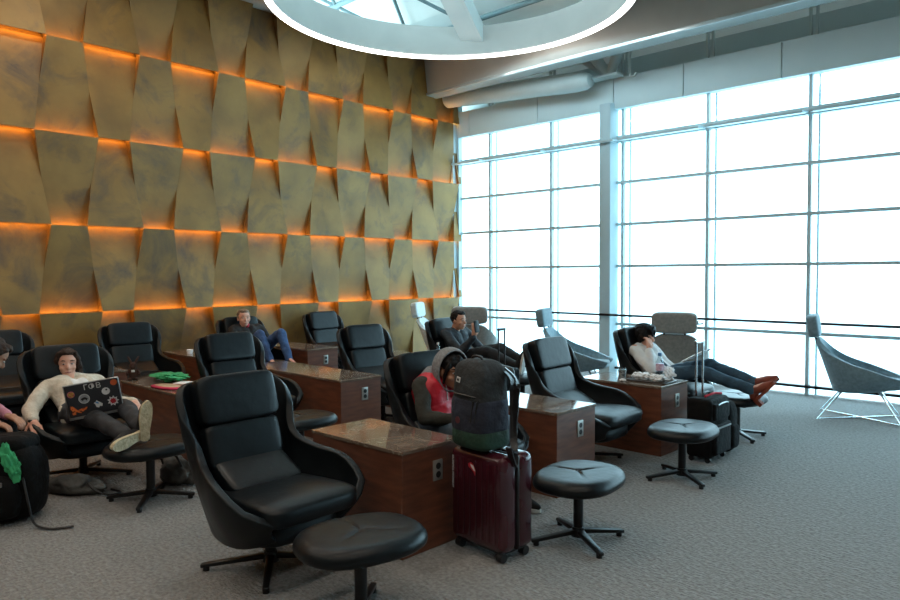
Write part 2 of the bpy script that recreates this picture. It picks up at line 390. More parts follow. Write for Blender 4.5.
# window wall: header panels, bays, column, rail
MX = [XW+.03] + [-8.3+1.345*i for i in range(11)]
TR = [.13, .80, 1.70, 2.345, 2.99, 3.655]
for i in range(len(MX)-1):
    w = bpy.data.objects.new('window_%d' % (i+1), None); COL.objects.link(w); w['kind'] = 'structure'
    xa, xb = MX[i], MX[i+1]; w.location = ((xa+xb)/2, YW, 0); cx = w.location.x
    bm = new()
    box(bm, (xb-cx-.03, .05, 2.07), (.045, .07, 4.14)); box(bm, (xb-cx+.055, .12, 2.07), (.022, .05, 4.14))
    for z in TR[1:]:
        hh = .042 if z != 3.655 else .1
        box(bm, (0, .04, z), (xb-xa, .1, hh))
    box(bm, (0, -.13, 3.62), (xb-xa-.08, .26, .03), rot=(.12,0,0))
    obj('frame', bm, 'frame', w, False)
    bm = new(); box(bm, (0, .02, .115), (xb-xa, .12, .035)); q = obj('sill', bm, 'blackmetal', w, False)
    for j, (za, zb) in enumerate(zip([.0]+TR, TR+[4.12])):
        bm = new(); box(bm, (0, .06, (za+zb)/2), (xb-xa-.03, .012, zb-za-.02)); obj('pane', bm, 'glass', w, False)
bm = new()
HX = [XW, -8.75, -7.2, -5.75, -4.62, -3.28, -1.94, -.6, .74, 2.08, 3.42, XE]
for a, b in zip(HX, HX[1:]): box(bm, ((a+b)/2, YW-.02, 4.345), (b-a-.012, .1, .47), bev=.004, seg=1)
box(bm, ((XW+XE)/2, YW+.05, 4.34), (XE-XW, .08, .45))
struct('trim_7', bm, 'fascia')
bm = new(); box(bm, ((XW+XE)/2, YW+.5, 4.75), (XE-XW+1, .08, .5)); box(bm, ((XW+XE)/2, YW+.28, 4.53), (XE-XW+1, .5, .05)); struct('trim_8', bm, 'fascia')
bm = new(); box(bm, (-5.83, YW-.06, 2.1), (.2, .26, 4.2), bev=.02); struct('trim_9', bm, 'column', True)
# posts with nodes over the header, V braces, roof
bm = new()
def rz(y): return 4.98+(10.2-y)*.46
for a, b in ((0,0),):
    prev = None
    box(bm, ((XW+XE)/2, 1.6, rz(1.6)+.06), (24, 13.6/math.cos(math.atan(.46)), .03), rot=(-math.atan(.46),0,0))
roof = struct('roof', bm, 'roof')
bm = new(); box(bm, ((XW+XE)/2, 9.5, rz(9.5)+.06), (24, 2.2/math.cos(math.atan(.46)), .03), rot=(-math.atan(.46),0,0)); struct('roof_edge', bm, 'roof_edge')
truss = thing('roof_truss', 'white steel roof lattice above the ceiling seen through the round opening', 'roof truss', (0,0,0))
for k in range(11):
    x = -8.3+1.345*k
    bm = new()
    for dx in (-.04, .04): box(bm, (x+dx, YW+.02, 4.76), (.028, .05, .42))
    obj('post', bm, 'white_steel', truss, False)
    bm = new(); 
    for s in (-1, 1): cyl(bm, (x, YW+.02, 4.97), (x+s*.67, 9.0, rz(9.0)-.04), .035, n=8)
    obj('brace', bm, 'white_steel', truss)
rows = [8.6, 7.5, 6.4, 5.3, 4.2, 3.1, 2.0]
for j, y in enumerate(rows):
    bm = new(); cyl(bm, (-11, y, rz(y)-.06), (6.5, y, rz(y)-.06), .045, n=10); obj('purlin', bm, 'steelteal', truss)
    if j+1 < len(rows):
        bm = new(); yn = rows[j+1]
        for k in range(12):
            xa = -10.5+1.345*k+(.67 if j%2 else 0)
            for s in (-1, 1): cyl(bm, (xa, y, rz(y)-.06), (xa+s*.67, yn, rz(yn)-.06), .03, n=8)
        obj('lattice', bm, 'steelteal', truss)
bm = new(); box(bm, (-6.1, 4.6, rz(4.6)-.36), (.34, 9.6, .26), rot=(-math.atan(.46),0,.35)); obj('beam', bm, 'white_steel', truss, False)
# raking struts that meet on the column head
bm = new()
for (dx, yy, zz, r) in ((-1.5, 9.2, 5.75, .06), (-.5, 9.15, 5.55, .11), (.75, 9.3, 5.7, .1)):
    cyl(bm, (-5.8, YW-.12, 4.6), (-5.8+dx, yy, zz), r*.7, r, n=12)
box(bm, (-5.8, YW-.2, 4.585), (.5, .2, .03)); 
obj('raking_strut', bm, 'white_steel', truss)
bm = new()
lathe(bm, [(.02,0),(.1,.02),(.14,.12),(.155,.3),(.155,3.05)], 24)
for v in bm.verts: v.co = V((-(v.co.z)-5.98, 9.42+v.co.x*.95, 4.55+v.co.z*.075+v.co.y))
tag(obj('round_duct', bm, 'white_steel'), 'white round duct running above the window header by the gold wall', 'duct')
bm = new(); tube(bm, spline([(-5.35,9.6,5.4),(-5.36,9.6,5.1),(-5.4,9.6,4.95),(-5.42,9.58,4.75),(-5.4,9.56,4.55),(-5.33,9.56,4.52),(-5.3,9.56,4.56)], 5), .018, 8)
tag(obj('drain_pipe', bm, 'white_steel'), 'thin white hooked pipe hanging in front of the header panel', 'pipe')
# hand rail
rail = thing('hand_rail', 'dark horizontal hand rail on brackets along the glass', 'railing', (0, YW-.22, 0))
bm = new(); box(bm, ((XW+XE)/2, 0, .95), (XE-XW-.2, .05, .034), bev=.008); obj('rail_bar', bm, 'blackmetal', rail)
for k in range(5):
    x = -7.0+2.69*k
    bm = new(); tube(bm, [(x,.0,.92),(x,.0,.87),(x,.16,.87)], .012, 8); obj('bracket', bm, 'blackmetal', rail)
# airfield outside
bm = new(); box(bm, (0, 160, -5.6), (500, 300, .2)); struct('ground', bm, 'tarmac')

# ------------------------------------------------------------------ black lounge chair
def star(bmf, r=.36, z=.05, parent=None, rot=.0, h=.3):
    bm = new(); cyl(bm, (0,0,.035), (0,0,h), .03, n=18); cyl(bm, (0,0,.03),(0,0,.085), .045,.036, n=18); obj('column', bm, 'blackmetal', parent)
    for k in range(4):
        a = rot+PI/2*k; bm = new()
        vs = box(bm, (r/2,0,0), (r,.05,.028), bev=.008)
        for v in vs:
            t = max(0, v.co.x/r); v.co.y *= (1-.35*t); v.co.z = v.co.z*(1-.25*t)+.062-.034*t
        cyl(bm, (r-.03,0,0), (r-.03,0,.03), .018, n=10)
        bmesh.ops.rotate(bm, verts=bm.verts, cent=(0,0,0), matrix=Matrix.Rotation(a,3,'Z'))
        obj('leg', bm, 'blackmetal', parent)
TOP = {0:(-.425,0,1.0), .14:(-.42,.2,1.0), .24:(-.39,.295,.985), .32:(-.335,.34,.93), .41:(-.285,.34,.84), .5:(-.235,.3,.72), .58:(-.17,.31,.645), .68:(-.05,.35,.6), .82:(.15,.405,.56), .92:(.34,.37,.46), 1:(.41,.24,.39)}
MID = {0:(-.35,0,.6), .14:(-.34,.16,.6), .24:(-.32,.25,.6), .32:(-.285,.29,.58), .41:(-.23,.3,.55), .5:(-.17,.31,.5), .58:(-.11,.325,.46), .68:(.01,.36,.42), .82:(.17,.385,.39), .92:(.3,.345,.36), 1:(.36,.235,.34)}
BOT = {0:(-.25,0,.22), .14:(-.235,.13,.22), .24:(-.2,.2,.22), .32:(-.16,.235,.22), .41:(-.11,.255,.22), .5:(-.06,.27,.22), .58:(0,.28,.22), .68:(.08,.29,.225), .82:(.19,.285,.24), .92:(.275,.245,.26), 1:(.32,.18,.28)}
KS = sorted(TOP)
def keyed(D, t):
    s = abs(t); i = 0
    while i < len(KS)-2 and s > KS[i+1]: i += 1
    a = lambda j: V(D[KS[j]]) if j >= 0 else V((D[KS[-j]][0], -D[KS[-j]][1], D[KS[-j]][2]))
    p0, p1, p2, p3 = a(i-1), a(i), a(i+1), a(min(i+2, len(KS)-1))
    u = (s-KS[i])/(KS[i+1]-KS[i])
    p = .5*((2*p1)+(p2-p0)*u+(2*p0-5*p1+4*p2-p3)*u*u+(3*p1-p0-3*p2+p3)*u**3)
    if t < 0: p.y = -p.y
    return p
def make_chair():
    c = thing('lounge_chair', 'x', 'armchair', (0,0,0), 0, 'black leather wingback swivel chairs')
    bm = new(); NT, NS = 48, 10; G = []
    for i in range(NT+1):
        t = -1+2*i/NT; a, b, d = keyed(BOT,t), keyed(MID,t), keyed(TOP,t); row = []
        for j in range(NS+1):
            s = j/NS
            p = a*(2*(s-.5)*(s-1)) + b*(4*s*(1-s)) + d*(2*s*(s-.5))
            row.append(bm.verts.new(p))
        G.append(row)
    for i in range(NT):
        for j in range(NS): bm.faces.new((G[i][j], G[i+1][j], G[i+1][j+1], G[i][j+1]))
    obj('shell', bm, 'leather_shell', c, 80, mods=(('SOLIDIFY', dict(thickness=.045, offset=0.)), ('BEVEL', dict(width=.014, segments=3, limit_method='ANGLE', angle_limit=1.)),))
    bm = new(); sup(bm, (.04,0,.285), (.31,.27,.075), .5, .5); obj('seat_pan', bm, 'leather_shell', c, 80)
    # cushions
    def puff(cx, cz, l, w, th, ang, name, e=.28, mt='leather', crown=.0):
        bm = new()
        def wp(co):
            x, y, z = co
            k = 1-.55*((abs(z)/l)**4) if l else 1
            return (x*(1+crown*(1-(y/w)**2)), y, z)
        sup(bm, (cx,0,cz), (th,w,l), e, e, rot=(0,ang,0), nu=40, nv=20, warp=wp)
        return obj(name, bm, mt, c, 80)
    A = -math.radians(17)
    puff(-.33, .89, .14, .25, .06, A, 'head_cushion')
    puff(-.262, .64, .132, .238, .055, A-.04, 'back_cushion')
    puff(-.115, .492, .135, .225, .045, A-.8, 'lumbar_cushion')
    bm = new(); 
    def ws(co):
        x, y, z = co; return (x, y*(1+.08*(x/.3)), z+.012*(1-(x/.3)**2)*(1-(y/.28)**2)+.012*(x/.3)-.02*max(0,x/.3)**4)
    sup(bm, (.14,0,.41), (.3,.28,.058), .35, .3, nu=44, nv=18, warp=ws); obj('seat_cushion', bm, 'leather', c, 80)
    star(None, .37, parent=c, rot=PI/4+.12, h=.3)
    return c
CH = make_chair()
def chair(x, y, deg, label, first=[True]):
    if first[0]:
        first[0] = False; o = CH; o.location = (x,y,0); o.rotation_euler = (0,0,math.radians(deg)); o['label'] = label; return o
    return dup(CH, loc=(x,y,0), rz=math.radians(deg), label=label)
def make_ottoman():
    c = thing('ottoman', 'x', 'footstool', (0,0,0), 0, 'black leather swivel footstools')
    bm = new(); NA, NR = 60, 14
    def R(a):  # soft three-lobed oval, wide along y
        return 1/((abs(math.cos(a)/.245)**2.5+abs(math.sin(a)/.31)**2.5)**(1/2.5))*(1+.03*math.cos(a))
    def seam(a, f):
        d = min(abs((a-s+PI) % (2*PI)-PI) for s in (PI, PI/3.2, -PI/3.2)); dd = d*f*.25
        return -.011*math.exp(-(dd/.006)**2)*min(1, 1.2-f)
    prof = [(f, .425-.006*f**2) for f in (.08,.2,.32,.45,.58,.7,.8)] + [(.88,.416),(.94,.406),(.985,.388),(1.0,.37),(.985,.352),(.93,.34),(.8,.335)]
    rows = []
    top = bm.verts.new((0,0,.412))
    for f, z in prof: rows.append([bm.verts.new((f*R(2*PI*i/NA)*math.cos(2*PI*i/NA), f*R(2*PI*i/NA)*math.sin(2*PI*i/NA), z+(seam(2*PI*i/NA,f) if z > .4 else 0))) for i in range(NA)])
    bot = bm.verts.new((0,0,.33))
    for i in range(NA):
        bm.faces.new((top, rows[0][i], rows[0][(i+1)%NA])); bm.faces.new((bot, rows[-1][(i+1)%NA], rows[-1][i]))
        for A_, B_ in zip(rows, rows[1:]): bm.faces.new((A_[i], B_[i], B_[(i+1)%NA], A_[(i+1)%NA]))
    obj('cushion', bm, 'leather', c, 80)
    bm = new(); box(bm, (0,0,.322), (.26,.26,.02), bev=.01); obj('mounting_plate', bm, 'blackmetal', c)
    star(None, .3, parent=c, rot=PI/4+.1, h=.32)
    return c
OT = make_ottoman()
def ottoman(x, y, deg, label, first=[True]):
    if first[0]:
        first[0] = False; o = OT; o.location = (x,y,0); o.rotation_euler = (0,0,math.radians(deg)); o['label'] = label; return o
    return dup(OT, loc=(x,y,0), rz=math.radians(deg), label=label)
chair(-3.36, 2.08, 2, 'black leather wingback swivel chair, empty, largest and nearest the camera')
chair(-3.36, 3.56, -4, 'black leather wingback chair holding the person in grey hood and red vest')
chair(-3.32, 5.1, 2, 'empty black leather wingback chair between the two right-hand consoles, seat shining')
chair(-3.4, 6.72, 0, 'black leather wingback chair under the person in white shirt reading by the window')
chair(-5.95, 2.0, 0, 'black leather wingback chair holding the person with the stickered laptop')
chair(-5.98, 3.48, 0, 'empty black leather wingback chair directly behind the nearest chair, its seat hidden')
chair(-5.82, 5.02, -3, 'empty black leather wingback chair behind the middle console with the long top')
chair(-5.95, 6.5, 6, 'black leather wingback chair holding the person in dark jacket raising a phone')
chair(-8.12, 2.0, -2, 'black leather wingback chair at the far left edge, behind the bowed person in pink')
chair(-8.28, 3.43, -3, 'empty black leather wingback chair against the gold wall, behind the plush rabbit and laptop')
chair(-8.3, 4.93, 0, 'black leather wingback chair by the gold wall holding the person in blue jeans')
chair(-8.46, 6.4, 0, 'small distant empty black leather wingback chair by the gold wall, beside the rear console')
ottoman(-2.53, 2.04, -12, 'black leather footstool in the foreground, nearest the camera')
ottoman(-2.33, 3.54, 8, 'black leather footstool right of the maroon suitcase')
ottoman(-2.45, 5.16, 5, 'black leather footstool in front of the black wheeled suitcase')
ottoman(-2.69, 6.84, 0, 'black footstool under the brown heeled boots')
ottoman(-4.98, 2.12, 0, 'black leather footstool under the sneakers of the laptop user')
ottoman(-4.97, 3.38, 0, 'black leather footstool in front of the long middle console')
ottoman(-5.05, 6.5, 0, 'black footstool under the legs of the person holding a phone')

# ------------------------------------------------------------------ consoles
def console(x0, x1, y0, y1, label, outlet=True):
    c = thing('console_table', label, 'side table', ((x0+x1)/2, (y0+y1)/2, 0), 0, 'walnut consoles with marble tops')
    w, d = x1-x0, y1-y0
    bm = new(); box(bm, (0,0,.295), (w-.012, d-.012, .59), bev=.003, seg=1); obj('body', bm, 'walnut', c, False)
    bm = new(); box(bm, (0,0,.6), (w, d, .022), bev=.003, seg=1); obj('marble_top', bm, 'marble', c, False)
    if outlet:
        bm = new(); box(bm, (w/2-.002, .04, .455), (.01,.075,.12), bev=.003); p = obj('outlet_plate', bm, 'steelplate', c)
        for dz in (-.025,.025):
            bm = new(); cyl(bm, (w/2+.001,.04,.455+dz), (w/2+.005,.04,.455+dz), .019, n=18); obj('socket', bm, 'black', p)
    return c
console(-3.72, -2.87, 2.61, 3.1, 'walnut console with marble top nearest the camera, beside the maroon suitcase')
console(-3.72, -2.87, 4.09, 4.6, 'walnut console with marble top between the hooded person and the empty shining chair')
console(-3.72, -2.87, 5.64, 6.16, 'walnut console holding the tray, bottle and paper cup')
console(-6.95, -5.23, 4.0, 4.5, 'long walnut console with empty marble top in the middle of the room')
console(-6.8, -5.19, 2.63, 3.07, 'walnut console holding the green cloth and raspberry pouch')
console(-6.9, -5.19, 5.56, 6.06, 'walnut console holding the water bottle, behind the hooded person')
console(-8.95, -7.7, 5.36, 5.86, 'walnut console with outlet by the gold wall, right of the person in jeans')
console(-8.95, -7.6, 4.0, 4.5, 'walnut console by the gold wall with one small white cup on it')
console(-8.95, -7.5, 2.5, 2.98, 'walnut console by the gold wall mostly hidden behind the laptop user, white tissues on it')

# ------------------------------------------------------------------ felt lounge chairs on wire bases
def felt_chair(name_label, x, y, deg, m):
    c = thing('felt_lounge_chair', name_label, 'lounge chair', (x,y,0), math.radians(deg), 'felt lounge chairs by the window')
    # shell: U in plan, profile from side
    T = {0:(-.37,0,.86), .15:(-.365,.12,.86), .3:(-.335,.23,.82), .45:(-.22,.31,.72), .6:(-.05,.335,.63), .75:(.13,.33,.57), .9:(.33,.29,.5), 1:(.46,.2,.455)}
    Md = {0:(-.27,0,.56), .15:(-.265,.11,.56), .3:(-.24,.2,.55), .45:(-.16,.27,.51), .6:(-.03,.3,.47), .75:(.13,.3,.44), .9:(.32,.26,.43), 1:(.44,.18,.425)}
    B = {0:(-.19,0,.31), .15:(-.185,.06,.31), .3:(-.17,.1,.31), .45:(-.12,.15,.31), .6:(-.03,.18,.315), .75:(.1,.19,.33), .9:(.26,.17,.355), 1:(.36,.12,.38)}
    global KS
    ks = KS; KS = sorted(T)
    bm = new(); NT, NS = 40, 8; G = []
    for i in range(NT+1):
        t = -1+2*i/NT; a, b, d = keyed(B,t), keyed(Md,t), keyed(T,t)
        G.append([bm.verts.new(a*(2*(s-.5)*(s-1))+b*(4*s*(1-s))+d*(2*s*(s-.5))) for s in [j/NS for j in range(NS+1)]])
    for i in range(NT):
        for j in range(NS): bm.faces.new((G[i][j], G[i+1][j], G[i+1][j+1], G[i][j+1]))
    KS = ks
    obj('shell', bm, m, c, 80, mods=(('SOLIDIFY', dict(thickness=.05, offset=0.)), ('BEVEL', dict(width=.018, segments=3, limit_method='ANGLE', angle_limit=1.))))
    bm = new(); sup(bm, (.12,0,.385), (.34,.25,.055), .5, .45, rot=(0,-.06,0)); obj('seat', bm, m, c, 80)
    bm = new(); sup(bm, (-.405,0,1.0), (.06,.26,.125), .35, .32, rot=(0,-.14,0), nu=36, nv=18); obj('headrest', bm, m, c, 80)
    bm = new(); 
    for s in (-1,1): cyl(bm, (-.36,s*.12,.8), (-.4,s*.12,.95), .012, n=8)
    obj('headrest_bracket', bm, 'blackmetal', c)
    b = new(); f = [(-.34,.27),(-.34,-.27),(.42,-.27),(.42,.27)]
    tube(b, spline([(-.1,.13,.33),(-.34,.3,.015),(.0,.05,.012),(.42,-.3,.015),(.2,-.13,.36)], 1), .0115, 8); obj('wire_leg', b, 'chrome', c)
    b = new(); tube(b, spline([(-.1,-.13,.33),(-.34,-.3,.015),(.0,-.05,.014),(.42,.3,.015),(.2,.13,.36)], 1), .0115, 8); obj('wire_leg', b, 'chrome', c)
    b = new(); tube(b, [(-.1,-.13,.33),(-.1,.13,.33)], .009, 8); tube(b, [(.2,-.13,.36),(.2,.13,.36)], .009, 8); obj('cross_bar', b, 'chrome', c)
    return c
felt_chair('blue-grey felt lounge chair on chrome wire legs standing alone at the right', -2.1, 8.58, 13, 'felt')
felt_chair('grey felt lounge chair turned to the glass, behind the reading person in white', -4.0, 8.28, 110, 'feltt')
felt_chair('blue-grey felt lounge chair in profile, behind the empty chair with the shining seat', -5.27, 7.9, 22, 'felt')
felt_chair('taupe felt lounge chair turned to the glass, behind the person with the phone', -7.01, 7.83, 125, 'feltt')
felt_chair('pale grey felt lounge chair in the corner in front of the gold wall', -8.12, 8.3, 30, 'feltl')
st = thing('round_side_table', 'small dark round side table near the glass left of the reading person', 'side table', (-5.1, 9.0, 0))
bm = new(); lathe(bm, [(.2,.715),(.21,.72),(.21,.735),(.2,.74)], 28); obj('table_top', bm, 'blackmetal', st)
bm = new(); cyl(bm, (0,0,.01),(0,0,.72), .02); obj('post', bm, 'blackmetal', st)
bm = new(); lathe(bm, [(.16,0),(.16,.012),(.03,.02)], 24); obj('base', bm, 'blackmetal', st)

# ------------------------------------------------------------------ luggage
def rbox_ribbed(bm, c, s, bev): return box(bm, c, s, bev=bev, seg=5)
s1 = thing('suitcase', 'maroon hard-shell suitcase standing upright with a backpack on top', 'suitcase', (-2.615, 3.075, 0), math.radians(-4))
for y, nm in ((-.068,'front_shell'), (.068,'rear_shell')):
    bm = new(); box(bm, (0,y,.325), (.43,.125,.54), bev=.045, seg=5)
    sg = -1 if y < 0 else 1
    for k in range(7): box(bm, (-.15+.05*k, y+sg*.063, .325), (.022,.008,.44), bev=.0035, seg=2)
    o = obj(nm, bm, 'maroon', s1)
bm = new(); box(bm, (0,0,.325), (.422,.022,.532), bev=.01); obj('zip_band', bm, 'black', s1)
bm = new(); box(bm, (0,0,.052), (.36,.2,.02), bev=.008); obj('base_plate', bm, 'black', s1)
for sx in (-1,1):
    for sy in (-1,1):
        bm = new(); cyl(bm, (sx*.165-.02, sy*.09, .026), (sx*.165+.02, sy*.09, .026), .026, n=18); w = obj('wheel', bm, 'black', s1)
        bm = new(); box(bm, (sx*.165, sy*.09, .05), (.03,.035,.03), bev=.008); obj('wheel_fork', bm, 'black', w)
hd = new()
for sx in (-1,1): tube(hd, [(sx*.07,.105,.58),(sx*.07,.105,1.02)], .008, 8)
h = obj('telescopic_handle', hd, 'blackmetal', s1)
bm = new(); tube(bm, spline([(-.07,.105,1.01),(-.06,.105,1.04),(0,.105,1.05),(.06,.105,1.04),(.07,.105,1.01)],4), .014, 10); obj('grip', bm, 'black', h)
bm = new(); tube(bm, spline([(-.05,-.07,.595),(-.04,-.07,.615),(.04,-.07,.615),(.05,-.07,.595)],4), .008, 8); obj('carry_handle', bm, 'black', s1)
bm = new(); prism(bm, [(-.03,.02),(-.01,.032),(.012,.02),(.028,-.012),(.025,-.04),(.012,-.02),(-.008,-.005),(-.026,.004)], .002, loc=(-.02,-.1355,.5), rot=(PI/2,0,0)); o = obj('sticker', bm, 'st_red', s1, False); o['label'] = 'small red and white sticker'
bm = new(); prism(bm, [(-.012,.02),(.012,.014),(.028,-.016),(.014,-.012),(-.004,.004)], .001, loc=(-.02,-.1375,.502), rot=(PI/2,0,0)); obj('sticker', bm, 'st_white', s1, False)
def text_mesh(body, size, m, parent, loc, rot, name='lettering', ext=.0006):
    cu = bpy.data.curves.new('t', 'FONT'); cu.body = body; cu.size = size; cu.extrude = ext; cu.align_x = 'CENTER'; cu.align_y = 'CENTER'
    t = bpy.data.objects.new('t', cu); COL.objects.link(t); dg = bpy.context.evaluated_depsgraph_get()
    me = bpy.data.meshes.new_from_object(t.evaluated_get(dg)); me.name = name; bpy.data.objects.remove(t); bpy.data.curves.remove(cu)
    me.materials.clear(); me.materials.append(M[m]); o = bpy.data.objects.new(name, me); COL.objects.link(o); o.parent = parent; o.location = loc; o.rotation_euler = rot; return o
text_mesh('AMERICAN TOURISTER', .0185, 'st_white', s1, (-.182,-.1315,.45), Matrix(((0,-1,0),(0,0,-1),(1,0,0))).to_euler())

bp_ = thing('backpack', 'dark canvas roll-top backpack with green bottom, on the maroon suitcase', 'backpack', (-2.66, 3.03, .597), math.radians(-8))
def bw(co):
    x, y, z = co; k = 1-.22*max(0,(z-.05)/.25)**2+.02*math.sin(z*40+x*9); return (x*k+.012*noise.noise(V(co)*9), y*k+.012*noise.noise(V(co)*7), z)
bm = new(); sup(bm, (0,0,.27), (.152,.118,.245), .45, .5, nu=44, nv=26, warp=bw)
o = obj('main_bag', bm, 'greynylon', bp_, 80)
bm = new(); sup(bm, (0,0,.075), (.157,.122,.07), .45, .5, nu=44, nv=12); obj('bottom_panel', bm, 'greencanvas', bp_, 80)
bm = new(); sup(bm, (0,-.004,.2), (.157,.122,.115), .35, .5, nu=40, nv=18); o = obj('front_pocket', bm, 'navynylon', bp_, 80)
bm = new(); tube(bm, spline([(-.13,-.085,.315),(-.08,-.118,.318),(0,-.126,.318),(.08,-.118,.314),(.13,-.085,.31)],4), .006, 6); obj('pocket_zip', bm, 'black', o)
bm = new(); cyl(bm, (-.05,-.128,.17), (-.05,-.126,.17), .02, n=16); obj('round_badge', bm, mat('dull_red_badge', rgb(96,44,50), .8), o)
bm = new(); box(bm, (-.05,-.119,.4), (.03,.004,.03), rot=(-.1,.2,0)); o2 = obj('logo_patch', bm, 'st_white', bp_, False); bm = new(); box(bm, (-.05,-.122,.4), (.014,.003,.014), rot=(-.1,.2,.0)); obj('logo_mark', bm, 'black', o2, False)
bm = new(); tube(bm, spline([(-.05,-.02,.49),(-.035,-.02,.525),(.035,-.02,.525),(.05,-.02,.49)],5), .008, 8); obj('haul_loop', bm, 'black', bp_)
for sx in (-1, 1):
    bm = new(); pts = spline([(.13+.03*sx,.05,.47),(.185+.02*sx,.09,.4),(.2+.01*sx,.08,.25),(.215,.06,.1),(.25,.03,-.02+.04*sx),(.262,-.02,.05)], 6)
    for p, q in zip(pts, pts[1:]):
        d = q-p; box(bm, (p+q)/2, (d.length+.01, .04, .008), rot=d.to_track_quat('X','Z').to_euler())
    obj('shoulder_strap', bm, 'black', bp_)
for dx in (.07,.1):
    bm = new(); box(bm, (dx,-.12+.12*(dx-.07),.23), (.012,.012,.13), rot=(0,.2,0), bev=.004); obj('compression_strap', bm, 'black', bp_)

s2 = thing('wheeled_suitcase', 'black soft-sided suitcase with raised chrome handle in front of the reading person', 'suitcase', (-2.56, 5.87, 0), 0)
bm = new(); box(bm, (0,0,.29), (.22,.38,.5), bev=.035, seg=4); obj('main_case', bm, 'nylon', s2)
bm = new(); box(bm, (.12,0,.2), (.05,.31,.26), bev=.02, seg=3); p = obj('front_pocket', bm, 'nylon', s2)
bm = new(); box(bm, (.148,0,.3), (.008,.26,.012)); obj('zip', bm, 'silver', p)
bm = new(); box(bm, (.115,0,.43), (.04,.3,.14), bev=.018, seg=3); p = obj('top_pocket', bm, 'nylon', s2)
bm = new(); tube(bm, spline([(.137,-.1,.49),(.142,-.05,.5),(.142,.05,.5),(.137,.1,.49)],4), .005, 6); obj('zip', bm, 'silver', p)
bm = new(); tube(bm, [(-.08,-.055,.5),(-.08,-.055,1.0)], .009, 10); tube(bm, [(-.08,.075,.5),(-.08,.075,1.0)], .009, 10); h = obj('telescopic_handle', bm, 'chrome', s2); h['label'] = 'raised chrome telescopic handle'
bm = new(); box(bm, (-.08,.01,1.0), (.028,.17,.035), bev=.012); obj('grip', bm, 'chrome', h)
bm = new(); tube(bm, spline([(-.02,-.06,.53),(-.02,-.04,.565),(-.02,.06,.565),(-.02,.08,.53)],4), .01, 8); obj('carry_handle', bm, 'black', s2)
for sy in (-1,1):
    for sx in (-1,1):
        bm = new(); cyl(bm, (sx*.07,sy*.15-.012,.024),(sx*.07,sy*.15+.012,.024), .024, n=16); cyl(bm,(sx*.07,sy*.15,.03),(sx*.07,sy*.15,.06),.012); obj('wheel', bm, 'black', s2)
bm = new(); tube(bm, spline([(.02,-.1,.55),(.05,-.02,.568),(.03,.06,.56),(.06,.14,.552)],5), .01, 8); tag(obj('scarf', bm, 'redcloth'), 'thin red strap lying on top of the black suitcase', 'strap').location = (-2.56,5.87,0)
b3 = thing('rucksack', 'black rucksack standing behind the black wheeled suitcase', 'backpack', (-2.58, 6.22, 0), 0)
bm = new(); sup(bm, (0,0,.23), (.12,.1,.23), .5, .55); obj('main_bag', bm, 'nylon', b3, 80)
bm = new(); sup(bm, (.08,0,.15), (.06,.08,.11), .5, .55); obj('front_pocket', bm, 'nylon', b3, 80)
# far trolley handle and bag
s4 = thing('trolley_case', 'dark trolley case with tall thin handle beside the phone holder', 'suitcase', (-4.72, 5.72, 0), 0)
bm = new(); box(bm, (0,0,.32), (.24,.36,.56), bev=.04, seg=4); obj('main_case', bm, 'nylon', s4)
bm = new(); tube(bm, [(0,-.05,.58),(0,-.05,1.0)], .009, 8); tube(bm, [(0,.05,.58),(0,.05,1.0)], .009, 8); h = obj('telescopic_handle', bm, 'blackmetal', s4)
bm = new(); box(bm, (0,0,1.01), (.025,.13,.03), bev=.011); obj('grip', bm, 'black', h)
for sy in (-1,1):
    bm = new(); cyl(bm, (.06,sy*.14-.012,.024),(.06,sy*.14+.012,.024), .024, n=16); obj('wheel', bm, 'black', s4)
    bm = new(); cyl(bm, (-.06,sy*.14-.012,.024),(-.06,sy*.14+.012,.024), .024, n=16); obj('wheel', bm, 'black', s4)

# big black backpack at the left and grey bag
b5 = thing('travel_backpack', 'large black travel backpack slumped on the carpet at the left edge', 'backpack', (-5.32, 1.28, 0), math.radians(-40))
def bw2(co):
    x, y, z = co; k = 1-.18*max(0,z/.27)**2; return (x*k+.03*noise.noise(V(co)*6), y*k+.03*noise.noise(V(co)*5+V((3,0,0))), z+.02*noise.noise(V(co)*7))
bm = new(); sup(bm, (0,0,.27), (.17,.27,.265), .5, .55, nu=44, nv=26, warp=bw2); obj('main_bag', bm, 'nylon', b5, 80)
bm = new(); sup(bm, (.13,0,.18), (.09,.2,.15), .5, .5, nu=36, nv=18, warp=bw2); obj('front_pocket', bm, 'nylon', b5, 80)
bm = new(); sup(bm, (0,.0,.49), (.13,.22,.07), .6, .6, nu=36, nv=14, warp=bw2); obj('lid_flap', bm, 'nylon', b5, 80)
bm = new(); tube(bm, spline([(.14,.2,.32),(.2,.26,.15),(.22,.3,.03),(.28,.42,.012),(.25,.55,.012)],6), .008, 6); obj('strap', bm, 'black', b5)
for k, (yy, zz) in enumerate(((-.1,.3),(.1,.28),(0,.12))):
    bm = new(); box(bm, (.215,yy,zz), (.012,.022,.03), bev=.004); obj('buckle', bm, 'silver', b5)
def crumple(bm, c, r, amp=.3, f=14, seed=0, sub=4):
    vs = ball(bm, (0,0,0), 1, sub)
    for v in vs:
        n_ = 1+amp*noise.noise(v.co*f*.2+V((seed,0,0)))*1.5+amp*.4*noise.noise(v.co*f*.5+V((0,seed,0)))
        v.co = V((v.co.x*r[0]*n_, v.co.y*r[1]*n_, v.co.z*r[2]*n_))
    xf(bm, vs, c)
    return vs
bm = new(); crumple(bm, (0,0,0), (.02,.045,.095), .5, 12, 3)
for v in bm.verts: v.co.y -= .3*v.co.z
o = tag(obj('green_cloth', bm, 'green', None, 80), 'bright green cloth tucked over the large black backpack', 'cloth'); o.location = (-5.07,1.27,.42); o.rotation_euler=(0,-.2,-.5)
